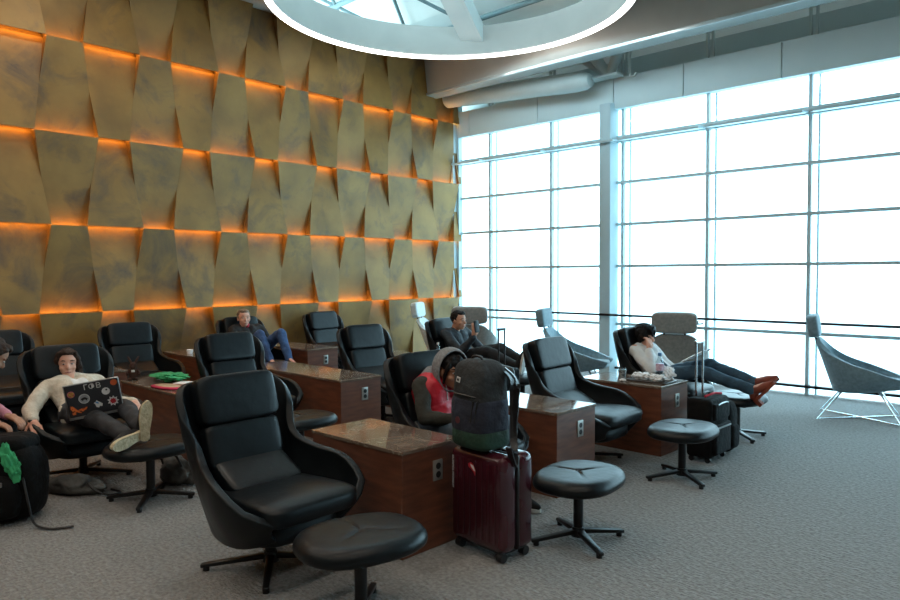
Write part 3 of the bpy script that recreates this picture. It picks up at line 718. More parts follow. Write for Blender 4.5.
b6 = thing('shoulder_bag', 'grey fabric bag slumped on the carpet between backpack and footstool', 'bag', (-5.55, 1.78, 0), math.radians(35))
bm = new(); crumple(bm, (0,0,.07), (.2,.085,.07), .25, 5, 5); crumple(bm, (.13,.03,.05), (.12,.07,.05), .25, 6, 2)
for v in bm.verts: v.co.z = max(v.co.z, .004)
obj('bag_body', bm, 'greybag', b6, 80)
bm = new(); tube(bm, spline([(.1,0,.12),(.2,-.04,.06),(.3,-.02,.01),(.36,.05,.01),(.25,.1,.012)],6), .008, 6); obj('strap', bm, 'black', b6)
b7 = thing('pale_bag', 'pale grey bag on the carpet behind the laptop user footstool', 'bag', (-5.2, 2.42, 0), .3)
bm = new(); crumple(bm, (0,0,.1), (.16,.08,.12), .25, 9, 9)
for v in bm.verts: v.co.z = max(v.co.z, .004)
obj('bag_body', bm, 'greybag', b7, 80)
bm = new(); tube(bm, spline([(-.1,-.05,.16),(-.08,-.08,.25),(.06,-.08,.25),(.1,-.05,.16)],6), .008, 6); obj('strap', bm, 'black', b7)

# ------------------------------------------------------------------ small things on consoles
T = .611
bm = new(); crumple(bm, (0,0,.03), (.19,.12,.03), .5, 16, 2)
for v in bm.verts: v.co.z = max(v.co.z, .001)
o = tag(obj('folded_cloth', bm, 'green', None, 80), 'crumpled mint green cloth on the left console', 'cloth'); o.location = (-6.4, 2.93, T+.012)
pouch = thing('raspberry_pouch', 'flat raspberry pink pouch with a patterned face on the left console', 'pouch', (-6.02, 2.73, T), .2)
bm = new(); sup(bm, (0,0,.012), (.19,.09,.012), .5, .8); obj('pouch_body', bm, 'pinkred', pouch, 80)
bm = new(); sup(bm, (0,0,.019), (.15,.065,.008), .5, .8); obj('face_panel', bm, 'tan', pouch, 80)
for k, (dx, dy, a, mm, lb) in enumerate(((0,0,.2,'tan','tan booklet under the white one on the left console'),(.01,.01,.5,'paper','white booklet topmost of the two beside the green cloth'))):
    bm = new(); box(bm, (0,0,0), (.2,.14,.008), bev=.002)
    o = tag(obj('booklet', bm, mm), lb, 'booklet', 'booklets on the left console'); o.location = (-6.1+dx, 2.93+dy, T+.005+.009*k); o.rotation_euler = (0,0,a)
rb = thing('plush_rabbit', 'small dark brown plush rabbit with long ears standing on the left console', 'soft toy', (-6.72, 2.72, T), -.5)
bm = new(); ball(bm, (0,0,.06), (.035,.04,.06)); ball(bm, (.005,0,.135), (.033,.033,.035)); ball(bm, (.03,0,.127), (.015,.018,.014),2)
for s in (-1,1):
    tube(bm, spline([(0,s*.015,.16),(-.005,s*.03,.19),(-.01,s*.05,.225)],4), [.009,.01,.011,.011,.011,.011,.01,.008,.004], 8)
    ball(bm, (.03,s*.03,.015), (.03,.015,.015), 2); tube(bm, [(0,s*.035,.1),(.02,s*.055,.07),(.03,s*.05,.05)], .011, 8)
remeshed('body', bm, 'brownplush', rb, .004, 2)
bm = new(); ball(bm, (.036,0,.14), .004, 1); obj('nose', bm, 'black', rb)
bm = new(); box(bm, (.036,0,.09), (.01,.03,.02), bev=.003); obj('bow', bm, 'st_white', rb)
def bottle(loc, label, cap, lab, s=1.):
    b = thing('water_bottle', label, 'bottle', loc)
    bm = new(); lathe(bm, [(.026*s,0),(.031*s,.006),(.031*s,.06*s),(.028*s,.075*s),(.031*s,.09*s),(.031*s,.13*s),(.022*s,.165*s),(.012*s,.185*s),(.012*s,.195*s)], 20); obj('bottle_body', bm, 'plastic_clear', b)
    bm = new(); lathe(bm, [(.0315*s,.075*s),(.0318*s,.08*s),(.0318*s,.125*s),(.0315*s,.13*s)], 20); obj('paper_label', bm, lab, b)
    bm = new(); lathe(bm, [(.0145*s,.19*s),(.015*s,.194*s),(.015*s,.212*s),(.013*s,.215*s)], 16); obj('cap', bm, cap, b)
bottle((-5.62, 5.68, T), 'clear water bottle with white cap on the console behind the hooded person', 'capwhite', 'labelblue', .95)
bottle((-3.03, 5.92, T+.014), 'clear bottle with pink label and blue cap on the tray', 'capblue', 'labelpink', 1.15)
bm = new(); sup(bm, (0,0,.008), (.2,.14,.008), .4, .3, nu=40, nv=10); box(bm, (0,0,.012),(.3,.2,.006))
o = tag(obj('tray', bm, 'tray', None, 80), 'dark serving tray on the console beside the reading person', 'tray'); o.location = (-3.1, 5.9, T)
for k, (x, y, r, sd, lb) in enumerate(((-3.17,5.85,(.08,.06,.03),1,'crumpled white napkin on the left of the tray'),(-3.0,5.84,(.075,.05,.028),4,'crumpled white napkin on the right of the tray'),(-2.97,5.97,(.05,.04,.06),8,'white paper wrapper standing up behind the bottle on the tray'))):
    bm = new(); crumple(bm, (0,0,r[2]*.9), r, .5, 16, sd)
    for v in bm.verts: v.co.z = max(v.co.z, .0)
    o = tag(obj('napkin', bm, 'paper', None, 80), lb, 'napkin', 'napkins on the tray'); o.location = (x,y,T+.016)
cp = thing('paper_cup', 'white patterned paper cup with clear lid left of the tray', 'cup', (-3.36, 5.83, T))
bm = new(); lathe(bm, [(.03,0),(.03,.002),(.04,.085)], 22); obj('cup_body', bm, mat('patterned_cup', rgb(150,160,162), .5, col2=rgb(86,96,100), nscale=38, contrast=(.45,.52)), cp)
bm = new(); lathe(bm, [(.042,.085),(.042,.09),(.03,.105),(.01,.108)], 22); obj('lid', bm, 'plastic_clear', cp)
bm = new(); crumple(bm, (0,0,.012), (.03,.025,.012), .3, 16, 6); o = tag(obj('crumpled_wrapper', bm, 'paper', None, 80), 'tiny white wrapper beside the paper cup', 'wrapper'); o.location = (-3.28,5.7,T)
bm = new(); box(bm, (0,0,.02), (.1,.06,.04), bev=.006); o = tag(obj('small_box', bm, 'paper'), 'small white box right of the water bottle on the far console', 'box'); o.location = (-5.45,5.85,T)
for k in range(3):
    bm = new(); box(bm, (0,0,.006), (.26,.19,.012), bev=.002); o = tag(obj('magazine', bm, ['paper','greybag','paper'][k]), ['lowest white magazine of the stack on the far console','grey magazine in the middle of the stack on the far console','white magazine on top of the stack on the far console'][k], 'magazine', 'magazines on the far console'); o.location = (-5.32,5.66,T+.013*k); o.rotation_euler = (0,0,.1*k)
bm = new(); tube(bm, spline([(-.06,0,.0),(-.02,.03,.03),(.03,.01,.04),(.06,-.02,.02),(.03,-.04,.005),(-.03,-.03,.006)],6), .004, 6); o = tag(obj('white_cable', bm, 'capwhite'), 'white cable coiled on the magazines of the far console', 'cable'); o.location = (-5.3,5.66,T+.042)
bm = new(); lathe(bm, [(.028,0),(.032,.002),(.038,.05),(.036,.052)], 18); o = tag(obj('white_cup', bm, 'paper'), 'small white cup on the console by the gold wall', 'cup'); o.location = (-8.45,4.12,T)
for k, (x, y, r) in enumerate(((-8.35,2.72,(.07,.05,.1)),(-7.62,2.75,(.07,.06,.07)))):
    bm = new(); crumple(bm, (0,0,r[2]*.9), r, .45, 16, 11+k)
    for v in bm.verts: v.co.z = max(v.co.z, 0)
    o = tag(obj('tissue', bm, 'paper', None, 80), ('crumpled white tissue behind the head of the laptop user','crumpled white tissue left of the empty chair by the gold wall')[k], 'tissue', 'tissues on the wall console'); o.location = (x,y,T)

# ------------------------------------------------------------------ people
def limb(bm, pts, rs):
    pts = [V(p) for p in pts]
    for i in range(len(pts)-1):
        if (pts[i+1]-pts[i]).length > 1e-5: cyl(bm, pts[i], pts[i+1], rs[i], rs[i+1], n=16)
    for p, r in zip(pts, rs): ball(bm, p, r*.995, 2)
def hand(bm, w, d, n, s=1., curl=.5, side=1):
    """w wrist, d fingers' direction, n back-of-hand normal; side: thumb side sign"""
    w, d, n = V(w), V(d).normalized(), V(n); n = (n-d*n.dot(d)).normalized(); t = d.cross(n)*side
    for k in range(5):
        u = (k-2)/2*.026*s
        cyl(bm, w+t*u*.7, w+d*.085*s+t*u, .015*s, .0125*s, n=10); ball(bm, w+d*.085*s+t*u, .0125*s, 2)
    ball(bm, w+d*.045*s, (.03*s,.03*s,.03*s), 2)
    for k, L in enumerate((.058,.072,.078,.068)):
        u = (-.03+.0215*k)*s; p = w+d*.088*s+t*u*-1; a = 0; dd = d.copy()
        for j, f in enumerate((.45,.32,.23)):
            a += curl*(.5+.3*j); dd = d*math.cos(a)-n*math.sin(a); q = p+dd*L*f*s*1.1
            cyl(bm, p, q, .0092*s, .0085*s, n=8); ball(bm, q, .0085*s, 1); p = q
    p = w+d*.025*s+t*.024*s; 
    for j, L in enumerate((.035,.03,.024)):
        dd = (d*(.55+.2*j)+t*(.8-.3*j)-n*(.25+.25*curl)).normalized(); q = p+dd*L*s; cyl(bm, p, q, .0115*s, .0098*s, n=8); ball(bm, q, .0098*s, 1); p = q
def headpts(bm, c, R, s=1., ears=True):
    """face looks along local +x"""
    def P(x,y,z): return V(c)+R@(V((x,y,z))*s)
    def el(p, r, sub=3):
        q = bmesh.ops.create_icosphere(bm, subdivisions=sub, radius=1.)['verts']
        m = Matrix.Translation(P(*p)) @ R.to_4x4() @ Matrix.Diagonal((r[0]*s, r[1]*s, r[2]*s, 1)); bmesh.ops.transform(bm, matrix=m, verts=q)
    el((-.012,0,.03), (.098,.077,.088)); el((.022,0,-.02), (.068,.063,.085)); el((.045,0,-.075), (.036,.036,.03)); el((.0,0,-.05),(.06,.058,.055))
    cyl(bm, P(.078,0,.022), P(.106,0,-.018), .007*s, .0135*s, n=10); el((.1,0,-.02), (.014,.014,.01), 2)
    el((.083,0,-.05), (.012,.024,.006), 2); el((.081,0,-.061), (.012,.02,.007), 2)
    for q in (-1,1):
        el((.07,q*.033,.033), (.016,.026,.008), 2); el((.058,q*.042,-.022), (.026,.022,.02), 2)
        if ears: el((-.008,q*.078,-.005), (.016,.009,.03), 2)
def face_parts(root, body, c, R, s, hairm):
    def P(x,y,z): return V(c)+R@(V((x,y,z))*s)
    for q in (-1,1):
        bm = new(); ball(bm, P(.0815,q*.031,.014), (.0085*s,.0125*s,.0052*s), 2, R.to_euler()); e = obj('eye', bm, 'eyewhite', body, 80)
        bm = new(); ball(bm, P(.0885,q*.031,.014), (.0035*s,.006*s,.005*s), 2, R.to_euler()); obj('iris', bm, 'hairblack', e)
        bm = new(); tube(bm, [P(.087,q*.018,.039),P(.086,q*.035,.044),P(.075,q*.051,.039)], [.0035*s,.004*s,.002*s], 6); obj('eyebrow', bm, hairm, body)
    bm = new(); tube(bm, [P(.088,-.022,-.055),P(.096,-.008,-.054),P(.096,.008,-.054),P(.088,.022,-.055)], [.002*s,.0042*s,.0042*s,.002*s], 6); obj('lips', bm, mat('lip', rgb(166,92,84), .5) if 'lip' not in M else M['lip'], body)
M['lip'] = mat('lip', rgb(166,92,84), .5)
def shoe(name, root, a, toe, up, m, solem, heel=0., L=.27, boot=False):
    """a ankle, toe direction, up direction (towards shin)"""
    a, toe, up = V(a), V(toe).normalized(), V(up); shin = up.normalized(); up = (up-toe*up.dot(toe)).normalized(); sd = toe.cross(up)
    def P(x,y,z): return a+toe*x+sd*y+up*z
    bm = new()
    limb(bm, [P(-.045,0,-.045),P(0,0,-.01),P(.07,0,-.035),P(.13,.005,-.05),P(.185 if not boot else .2,.0,-.062)], [.036,.044,.04,.038,.026 if not boot else .012])
    if boot: limb(bm, [P(0,0,-.01), a+shin*.075], [.042,.05])
    o = remeshed(name, bm, m, root, .006, 2)
    bm = new()
    pts = [P(-.075,0,-.082),P(-.06,.03,-.082),P(0,.032,-.082),P(.1,.045,-.082),P(.17,.036,-.082),P(.205,.01,-.082),P(.205,-.015,-.082),P(.17,-.034,-.082),P(.1,-.038,-.082),P(0,-.03,-.082),P(-.06,-.03,-.082)]
    pts = spline(pts, 4, True)
    lo = [bm.verts.new(p-up*.012) for p in pts]; hi = [bm.verts.new(p+up*.014) for p in pts]; n = len(pts)
    bm.faces.new(lo); bm.faces.new(hi)
    for i in range(n): bm.faces.new((lo[i], lo[(i+1)%n], hi[(i+1)%n], hi[i]))
    if heel: 
        r_ = bmesh.ops.create_cube(bm, size=1.)['verts']
        mm = Matrix((( toe.x, sd.x, up.x),(toe.y, sd.y, up.y),(toe.z, sd.z, up.z))).to_4x4()
        bmesh.ops.transform(bm, matrix=Matrix.Translation(P(-.05,0,-.082-heel/2)) @ mm @ Matrix.Diagonal((.04,.042,heel,1)), verts=r_)
    obj('sole', bm, solem, o)
    return o
def person(label, loc, rz, J, skin, hairm, top, trousers, shoes=None, hair='short', s=1., headrot=(0,0,0), hands=(), sleeve=1., topname='shirt', trn='trousers', topk=1., extra=None):
    """J: joint dict in local metres. sides: L = +y, R = -y"""
    root = thing('person', label, 'person', loc, rz)
    g = {k: V(v) for k, v in J.items()}
    R = Euler(headrot).to_matrix()
    pel, wst, cst, nk, hd = g['pelvis'], g['waist'], g['chest'], g['neck'], g['head']
    tn = (nk-pel).normalized()
    hipL, hipR = g.get('hipL', pel+V((0,.09,0))), g.get('hipR', pel+V((0,-.09,0)))
    shL, shR = g['shL'], g['shR']
    def torso(bm, k=1., low=True):
        sh = (shL-shR).normalized()
        limb(bm, [hipL, hipR], [.1*k,.1*k]); limb(bm, [pel+sh*.05, wst+sh*.045, cst+sh*.07, nk-tn*.06+sh*.05], [.115*k,.1*k,.105*k,.06*k]); limb(bm, [pel-sh*.05, wst-sh*.045, cst-sh*.07, nk-tn*.06-sh*.05], [.115*k,.1*k,.105*k,.06*k])
        limb(bm, [cst+sh*.07, shL-sh*.02], [.1*k,.064*k]); limb(bm, [cst-sh*.07, shR+sh*.02], [.1*k,.064*k]); limb(bm, [shL, nk-tn*.035, shR], [.055*k,.052*k,.055*k])
    bm = new(); torso(bm, .96)
    limb(bm, [nk-tn*.05, nk+(hd-nk)*.25, hd+R@V((-.02,0,-.05))], [.058,.052,.053])
    headpts(bm, hd, R, s)
    for S in 'LR':
        limb(bm, [g['sh'+S], g['el'+S], g['wr'+S]], [.048,.038,.026]); limb(bm, [g['el'+S].lerp(g['wr'+S], .0), g['el'+S].lerp(g['wr'+S],.3)], [.037,.039])
        limb(bm, [hipL if S == 'L' else hipR, g['kn'+S], g['kn'+S].lerp(g['an'+S],.3), g['an'+S]], [.083,.055,.052,.037])
        tdir = g['toe'+S]; up = (g['kn'+S]-g['an'+S]).normalized(); limb(bm, [g['an'+S], g['an'+S]+tdir.normalized()*.1-up*.04], [.036,.028])
    for (S, d, n_, curl, side) in hands: hand(bm, g['wr'+S], d, n_, 1., curl, side)
    body = remeshed('body', bm, skin, root, .0065, 3)
    face_parts(root, body, hd, R, s, hairm)
    # clothes
    bm = new(); torso(bm, 1.06*topk)
    for S in 'LR':
        w = g['el'+S].lerp(g['wr'+S], .93) if sleeve >= 1 else g['sh'+S].lerp(g['el'+S], .7)
        if sleeve >= 1: limb(bm, [g['sh'+S], g['el'+S], w], [.06*topk,.052*topk,.04*topk])
        else: limb(bm, [g['sh'+S], w], [.062*topk,.058*topk])
    tp = remeshed(topname, bm, top, root, .009, 3, .012, 11)
    bm = new(); limb(bm, [hipL, hipR], [.116,.116]); limb(bm, [pel, pel.lerp(wst,.4)], [.125,.118])
    for S in 'LR':
        a = g['kn'+S].lerp(g['an'+S], .99)
        limb(bm, [hipL if S == 'L' else hipR, g['kn'+S], g['kn'+S].lerp(g['an'+S],.35), a], [.094,.066,.062,.05])
    remeshed(trn, bm, trousers, root, .009, 3, .012, 12)
    if shoes:
        for S in 'LR':
            up = (g['kn'+S]-g['an'+S]).normalized()
            shoe('shoe' if not shoes.get('boot') else 'boot', root, g['an'+S], g['toe'+S], up, shoes['m'], shoes['sole'], shoes.get('heel',0), boot=shoes.get('boot', False))
    # hair
    def P(x,y,z): return hd+R@(V((x,y,z))*s)
    bm = new(); eu = R.to_euler()
    if hair != 'hood':
        ball(bm, P(-.032,0,.046), (.092*s,.086*s,.088*s), 3, eu)
        if hair == 'bob': ball(bm, P(-.03,0,.04), (.118*s,.108*s,.108*s), 3, eu); limb(bm, [P(.03,-.05,.1), P(.06,0,.1), P(.03,.05,.1)], [.035*s]*3); ball(bm, P(-.055,0,-.005), (.062*s,.077*s,.08*s), 3, eu)
        ball(bm, P(.035,0,.102), (.045*s,.06*s,.026*s), 2, eu)
    if hair == 'short':
        for q in (-1,1): ball(bm, P(-.02,q*.07,.03), (.04*s,.014*s,.04*s), 2, eu)
    if hair == 'bob':
        for q in (-1,1): limb(bm, [P(.03,q*.062,.085), P(.02,q*.08,.03), P(0,q*.085,-.03)], [.03*s,.03*s,.026*s])
        limb(bm, [P(-.05,0,.0), P(-.07,0,-.06)], [.075*s,.05*s]); limb(bm, [P(.05,-.03,.1),P(.085,-.02,.065)], [.03*s,.016*s]); limb(bm, [P(.05,.03,.1),P(.085,.02,.065)], [.03*s,.016*s])
    if hair == 'long':
        for q in (-1,1): limb(bm, [P(.03,q*.055,.09), P(.02,q*.08,.03), P(0,q*.088,-.05), P(.0,q*.1,-.13), P(.03,q*.1,-.2)], [.026*s,.024*s,.03*s,.034*s,.018*s])
        limb(bm, [P(-.06,0,0), P(-.07,0,-.1)], [.07*s,.06*s])
    if hair == 'bun':
        ball(bm, P(-.1,0,.1), (.042*s,.045*s,.04*s), 3, eu); limb(bm, [P(-.05,0,0),P(-.07,0,-.05)],[.06*s,.04*s])
        for q in (-1,1): limb(bm, [P(.03,q*.055,.08), P(.0,q*.077,.02)], [.024*s,.018*s])
    if hair == 'hood':
        ball(bm, P(-.005,0,.055), (.088*s,.082*s,.072*s), 3, eu)
        for q in (-1,1): limb(bm, [P(.045,q*.015,.115), P(.06,q*.062,.06), P(.045,q*.078,-.0), P(.03,q*.08,-.06)], [.014*s,.013*s,.012*s,.01*s])
    remeshed('hair', bm, hairm, root, .006, 1, .008, 40)
    if extra: extra(root, g, R, P, body)
    return root

# person with the stickered laptop
P1 = dict(pelvis=(.1,0,.53), waist=(-.03,0,.6), chest=(-.15,0,.675), neck=(-.27,0,.77), head=(-.28,-.01,.875),
    shL=(-.2,.19,.715), shR=(-.2,-.19,.715), elL=(-.05,.3,.54), wrL=(.24,.32,.58), elR=(-.02,-.36,.58), wrR=(.17,-.4,.53),
    hipL=(.1,.09,.53), hipR=(.1,-.09,.53), knL=(.55,.12,.6), anL=(.98,.06,.53), knR=(.54,-.08,.545), anR=(.98,-.05,.49), toeL=(.1,.05,1), toeR=(.35,-.8,-.12))
def ex1(root, g, R, P, body):
    bm = new()
    limb(bm, [g['chest']+V((.05,-.04,.03)), g['waist']+V((.08,-.03,0)), g['pelvis']+V((.08,-.03,.03))], [.075,.075,.07]); limb(bm, [g['chest']+V((.05,.04,.03)), g['waist']+V((.08,.03,0)), g['pelvis']+V((.08,.03,.03))], [.075,.075,.07])
    remeshed('tee_shirt', bm, 'whitetee', root, .009, 3)
    bm = new(); tube(bm, spline([g['neck']+V((.03,.05,-.01)), g['neck']+V((.07,.02,-.05)), g['neck']+V((.07,-.02,-.05)), g['neck']+V((.03,-.05,-.01))],5), .003, 6); obj('necklace', bm, 'silver', root)
person('person in a cream cardigan with long brown hair, feet up behind a laptop', (-5.95,2.0,0), 0, P1, 'skinp', 'hairbrown', 'cream', 'darkpants',
    dict(m='blackcloth', sole='sole'), 'long', .98, (0,.05,-.25), hands=(('R',(.9,-.05,-.35),(0,-.3,1),.45,1), ('L',(.8,-.35,-.1),(.2,.3,1),.5,-1)), topname='cardigan', trn='leggings', topk=1.08, extra=ex1)
lp = thing('laptop', 'open laptop with a dark lid covered in stickers, resting on the lap', 'laptop', (-5.43, 1.93, .575), math.radians(-25))
lp.rotation_euler = (math.radians(8), 0, math.radians(-25)); lp.scale = (1.02,1.02,1.02)
bm = new(); box(bm, (-.12,0,.0), (.24,.36,.016), bev=.004); obj('keyboard_base', bm, 'silver', lp)
lidrot = .18
lid = new(); box(lid, (0,0,.125), (.012,.36,.25), bev=.005); L = obj('lid', lid, 'silver', lp); L.location = (0,0,.008); L.rotation_euler = (0,lidrot,0); L['label'] = 'dark lid with a silver rim and round stickers'
def on_lid(name, bm, m, y, z, lay=0): o = obj(name, bm, m, L, False); o.location = (.0065+.0006*lay, y, z); return o
bm = new(); box(bm, (0,0,0), (.0015,.345,.236), bev=.0005, seg=1); on_lid('lid_skin', bm, 'lid', 0, .125)
def disc(r): b_ = new(); cyl(b_, (0,0,0), (.0012,0,0), r, n=28); return b_
on_lid('sticker', disc(.022), 'st_orange', .145, .215, 1)
on_lid('sticker', disc(.027), 'st_white', .085, .16, 1); on_lid('sticker', disc(.0065), 'lid', .09, .17, 3)
on_lid('sticker', disc(.024), 'st_pink', -.137, .178, 1); on_lid('sticker', disc(.02), 'st_yellow', -.137, .178, 2)
on_lid('sticker', disc(.036), 'st_white', -.06, .132, 1); on_lid('sticker', disc(.031), 'silver', -.06, .132, 2)
def flat(pts, t=.0012):
    b_ = new(); a = [b_.verts.new((0,y,z)) for y, z in pts]; c_ = [b_.verts.new((t,y,z)) for y, z in pts]; b_.faces.new(a); b_.faces.new(c_)
    for i in range(len(a)): b_.faces.new((a[i], a[(i+1)%len(a)], c_[(i+1)%len(a)], c_[i]))
    return b_
on_lid('sticker', flat([(-.022,-.008),(-.02,.004),(-.008,.01),(.004,.012),(.014,.008),(.02,.002),(.024,-.004),(.018,-.006),(.016,-.014),(.01,-.014),(.008,-.006),(-.006,-.006),(-.008,-.014),(-.014,-.014),(-.016,-.006)]), 'black', -.06, .132, 4)
wing = [(0,.0),(-.012,.02),(-.035,.045),(-.048,.05),(-.05,.02),(-.04,0),(-.045,-.02),(-.04,-.035),(-.02,-.035),(-.005,-.015),(.005,-.02),(.025,-.03),(.045,-.012),(.068,-.002),(.08,.016),(.06,.018),(.03,.01)]
on_lid('sticker', flat(wing), 'black', -.115, .055, 1); on_lid('sticker', flat([(y*.84,z*.84) for y,z in wing]), mat('butterfly_vinyl', rgb(226,112,48), .5, col2=rgb(90,24,20), nscale=60, contrast=(.4,.47)), -.115, .055, 3)
on_lid('sticker', flat([(-.016,-.02),(-.02,.0),(-.028,.012),(-.014,.018),(-.008,.03),(.002,.02),(.014,.01),(.028,-.004),(.022,-.022),(.008,-.016),(.0,-.028)]), 'st_white', .022, .075, 1)
on_lid('sticker', flat([(-.012,.002),(-.018,.012),(-.006,.014),(.004,.006),(.002,-.004)]), 'st_blue', .022, .08, 3)
star_ = [((.04 if k%2 == 0 else .026)*math.cos(PI*k/9), (.04 if k%2 == 0 else .026)*math.sin(PI*k/9)) for k in range(18)]
on_lid('sticker', flat(star_), 'st_white', .12, .078, 1)
on_lid('sticker', flat([(y*.62,z*.62) for y,z in star_]), 'st_red', .12, .078, 3)
t = text_mesh('ΓΦΒ', .055, 'st_white', L, (.0085,.005,.212), (PI/2,0,PI/2), ext=.0005); t['label'] = 'white Greek letters'

# bowed person in pink at the far left
P2 = dict(pelvis=(-.05,0,.55), waist=(.0,0,.7), chest=(.1,0,.84), neck=(.2,0,.97), head=(.3,.0,1.05),
    shL=(.13,.19,.93), shR=(.13,-.19,.93), elL=(.14,.25,.66), wrL=(.34,.1,.62), elR=(.14,-.27,.68), wrR=(.34,-.12,.62),
    hipL=(-.05,.09,.55), hipR=(-.05,-.09,.55), knL=(.3,.2,.55), anL=(.15,.22,.1), knR=(.3,-.2,.55), anR=(.15,-.22,.1), toeL=(1,.1,0), toeR=(1,-.1,0))
P2B = (-5.8,1.09,0)
person('person in a pink top with hair in a bun, bowed forward at the left edge', P2B, math.radians(48), P2, 'skin2', 'hairbrown', 'pink', 'blackcloth',
    dict(m='blackcloth', sole='solewhite'), 'bun', .98, (0,.75,.6), hands=(('R',(.8,.2,-.3),(.2,0,1),.6,1), ('L',(.8,-.2,-.3),(.2,0,1),.6,-1)))
chair(P2B[0]-.06, P2B[1]-.1, 30, 'black leather wingback chair cut by the left edge, under the bowed person in pink')

# person in jeans by the gold wall
P3 = dict(pelvis=(-.05,0,.56), waist=(-.12,0,.68), chest=(-.18,0,.82), neck=(-.2,-.02,.92), head=(-.17,-.04,1.01),
    shL=(-.18,.2,.87), shR=(-.18,-.2,.87), elL=(-.0,.28,.66), wrL=(.18,.2,.72), elR=(-.02,-.28,.66), wrR=(.16,-.18,.72),
    hipL=(-.05,.1,.56), hipR=(-.05,-.1,.56), knL=(.46,.12,.84), anL=(.62,.13,.51), knR=(.32,-.1,.83), anR=(.52,-.08,.51), toeL=(1,.05,-.1), toeR=(1,-.05,-.1))
person('person with short sandy hair and blue jeans, knees drawn up, by the gold wall', (-8.3,4.93,0), 0, P3, 'skinp', 'hairgrey', 'blackcloth', 'jeans',
    dict(m='blackcloth', sole='solewhite'), 'short', 1., (0,0,-.3), hands=(('R',(.8,.3,.1),(0,-.2,1),.5,1), ('L',(.8,-.3,.1),(0,.2,1),.5,-1)), topname='sweater',
    extra=lambda root, g, R, P, body: remeshed('red_collar', (lambda b_: (limb(b_, [g['neck']+V((-.0,-.05,.0)), g['neck']+V((.06,0,-.0)), g['neck']+V((0,.05,.0))], [.03,.034,.03]), b_)[1])(new()), 'redcloth', root, .006, 2))
ottoman(-7.6, 4.93, 0, 'black footstool under the feet of the person in blue jeans')

# hooded person
P4 = dict(pelvis=(-.1,0,.56), waist=(-.14,0,.67), chest=(-.13,0,.78), neck=(-.1,0,.865), head=(.02,0,.91),
    shL=(-.13,.17,.82), shR=(-.13,-.17,.82), elL=(.0,.25,.62), wrL=(.22,.16,.62), elR=(.0,-.25,.62), wrR=(.22,-.12,.62),
    hipL=(-.08,.1,.55), hipR=(-.08,-.1,.55), knL=(.36,.17,.57), anL=(.42,.18,.1), knR=(.38,-.13,.57), anR=(.46,-.14,.1), toeL=(1,.1,0), toeR=(1,-.1,0))
def ex4(root, g, R, P, body):
    bm = new(); sh = V((0,1,0))
    for q in (-1,1):
        limb(bm, [g['pelvis']+sh*q*.05+V((0,0,.05)), g['waist']+sh*q*.05, g['chest']+sh*q*.07, g['neck']+sh*q*.06-V((.02,0,.07))], [.135,.13,.138,.08])
        limb(bm, [g['chest']+sh*q*.07, g['sh'+('L' if q > 0 else 'R')]-sh*q*.06], [.118,.066])
    remeshed('quilted_vest', bm, 'redvest', root, .009, 2, .012, 14)
    bm = new(); N, Mm = 22, 12; rows = []
    # open-fronted hood: ellipsoid shell with the face cut away
    for j in range(Mm+1):
        th = math.radians(70)+(PI-math.radians(70)-.02)*j/Mm
        rows.append([bm.verts.new(P(-.03+math.cos(th)*.15, math.sin(th)*math.cos(2*PI*i/N)*.118, .012+math.sin(th)*math.sin(2*PI*i/N)*(.148 if math.sin(2*PI*i/N) > 0 else .15))) for i in range(N)])
    for A_, B_ in zip(rows, rows[1:]):
        for i in range(N): bm.faces.new((A_[i], A_[(i+1)%N], B_[(i+1)%N], B_[i]))
    h = obj('hood', bm, 'hoodgrey', root, 80, mods=(('SOLIDIFY', dict(thickness=.014, offset=0.)), ('SUBSURF', dict(levels=1, render_levels=1))))
    bm = new()
    limb(bm, [g['neck']+V((-.07,-.07,-.005)), g['neck']+V((-.09,0,.02)), g['neck']+V((-.07,.07,-.005))], [.05,.055,.05])
    for q in (-1,1): limb(bm, [g['neck']+V((-.03,q*.075,.02)), g['neck']+V((.05,q*.05,-.03)), g['neck']+V((.06,q*.02,-.1))], [.036,.034,.022])
    remeshed('hood_collar', bm, 'hoodgrey', root, .008, 3)
    for q in (-1,1):
        bm = new(); tube(bm, spline([g['neck']+V((.08,q*.03,-.03)), g['neck']+V((.1,q*.035,-.09)), g['neck']+V((.1,q*.03,-.15))],4), .004, 6); obj('drawstring', bm, 'capwhite', root)
person('person in a grey hood and red vest over dark sleeves, head bent behind the backpack', (-3.4,3.56,0), 0, P4, 'skin2', 'hairblack', 'olive', 'jeansl',
    dict(m='blackcloth', sole='solewhite'), 'hood', 1.04, (0,.12,-.35), hands=(('R',(.8,.35,0),(.2,-.2,1),.7,1), ('L',(.8,-.35,0),(.2,.2,1),.7,-1)), topname='hoodie', extra=ex4)

# person with the phone
P5 = dict(pelvis=(-.02,0,.55), waist=(-.1,0,.66), chest=(-.16,0,.79), neck=(-.17,0,.9), head=(-.1,0,1.0),
    shL=(-.17,.2,.85), shR=(-.16,-.2,.85), elL=(.05,.27,.62), wrL=(.28,.2,.68), elR=(.14,-.26,.64), wrR=(.3,-.2,.84),
    hipL=(-.02,.09,.55), hipR=(-.02,-.09,.55), knL=(.45,.13,.68), anL=(.86,.12,.52), knR=(.44,-.1,.66), anR=(.84,-.08,.52), toeL=(.3,.1,1), toeR=(.3,-.1,1))
person('person with short black hair and dark jacket, reclining and holding up a phone', (-5.95,6.5,0), math.radians(3), P5, 'skin', 'hairblack', 'navyjacket', 'blackcloth',
    dict(m='blackcloth', sole='solewhite'), 'short', 1., (0,.05,0), hands=(('R',(.1,.05,1),(1,-.4,0),.45,1), ('L',(.9,-.2,0),(0,.2,1),.6,-1)), topname='jacket', topk=1.08)
ph = thing('phone', 'dark phone held up in one hand of the person in the dark jacket', 'phone', (-5.605,6.325,.90), math.radians(-10))
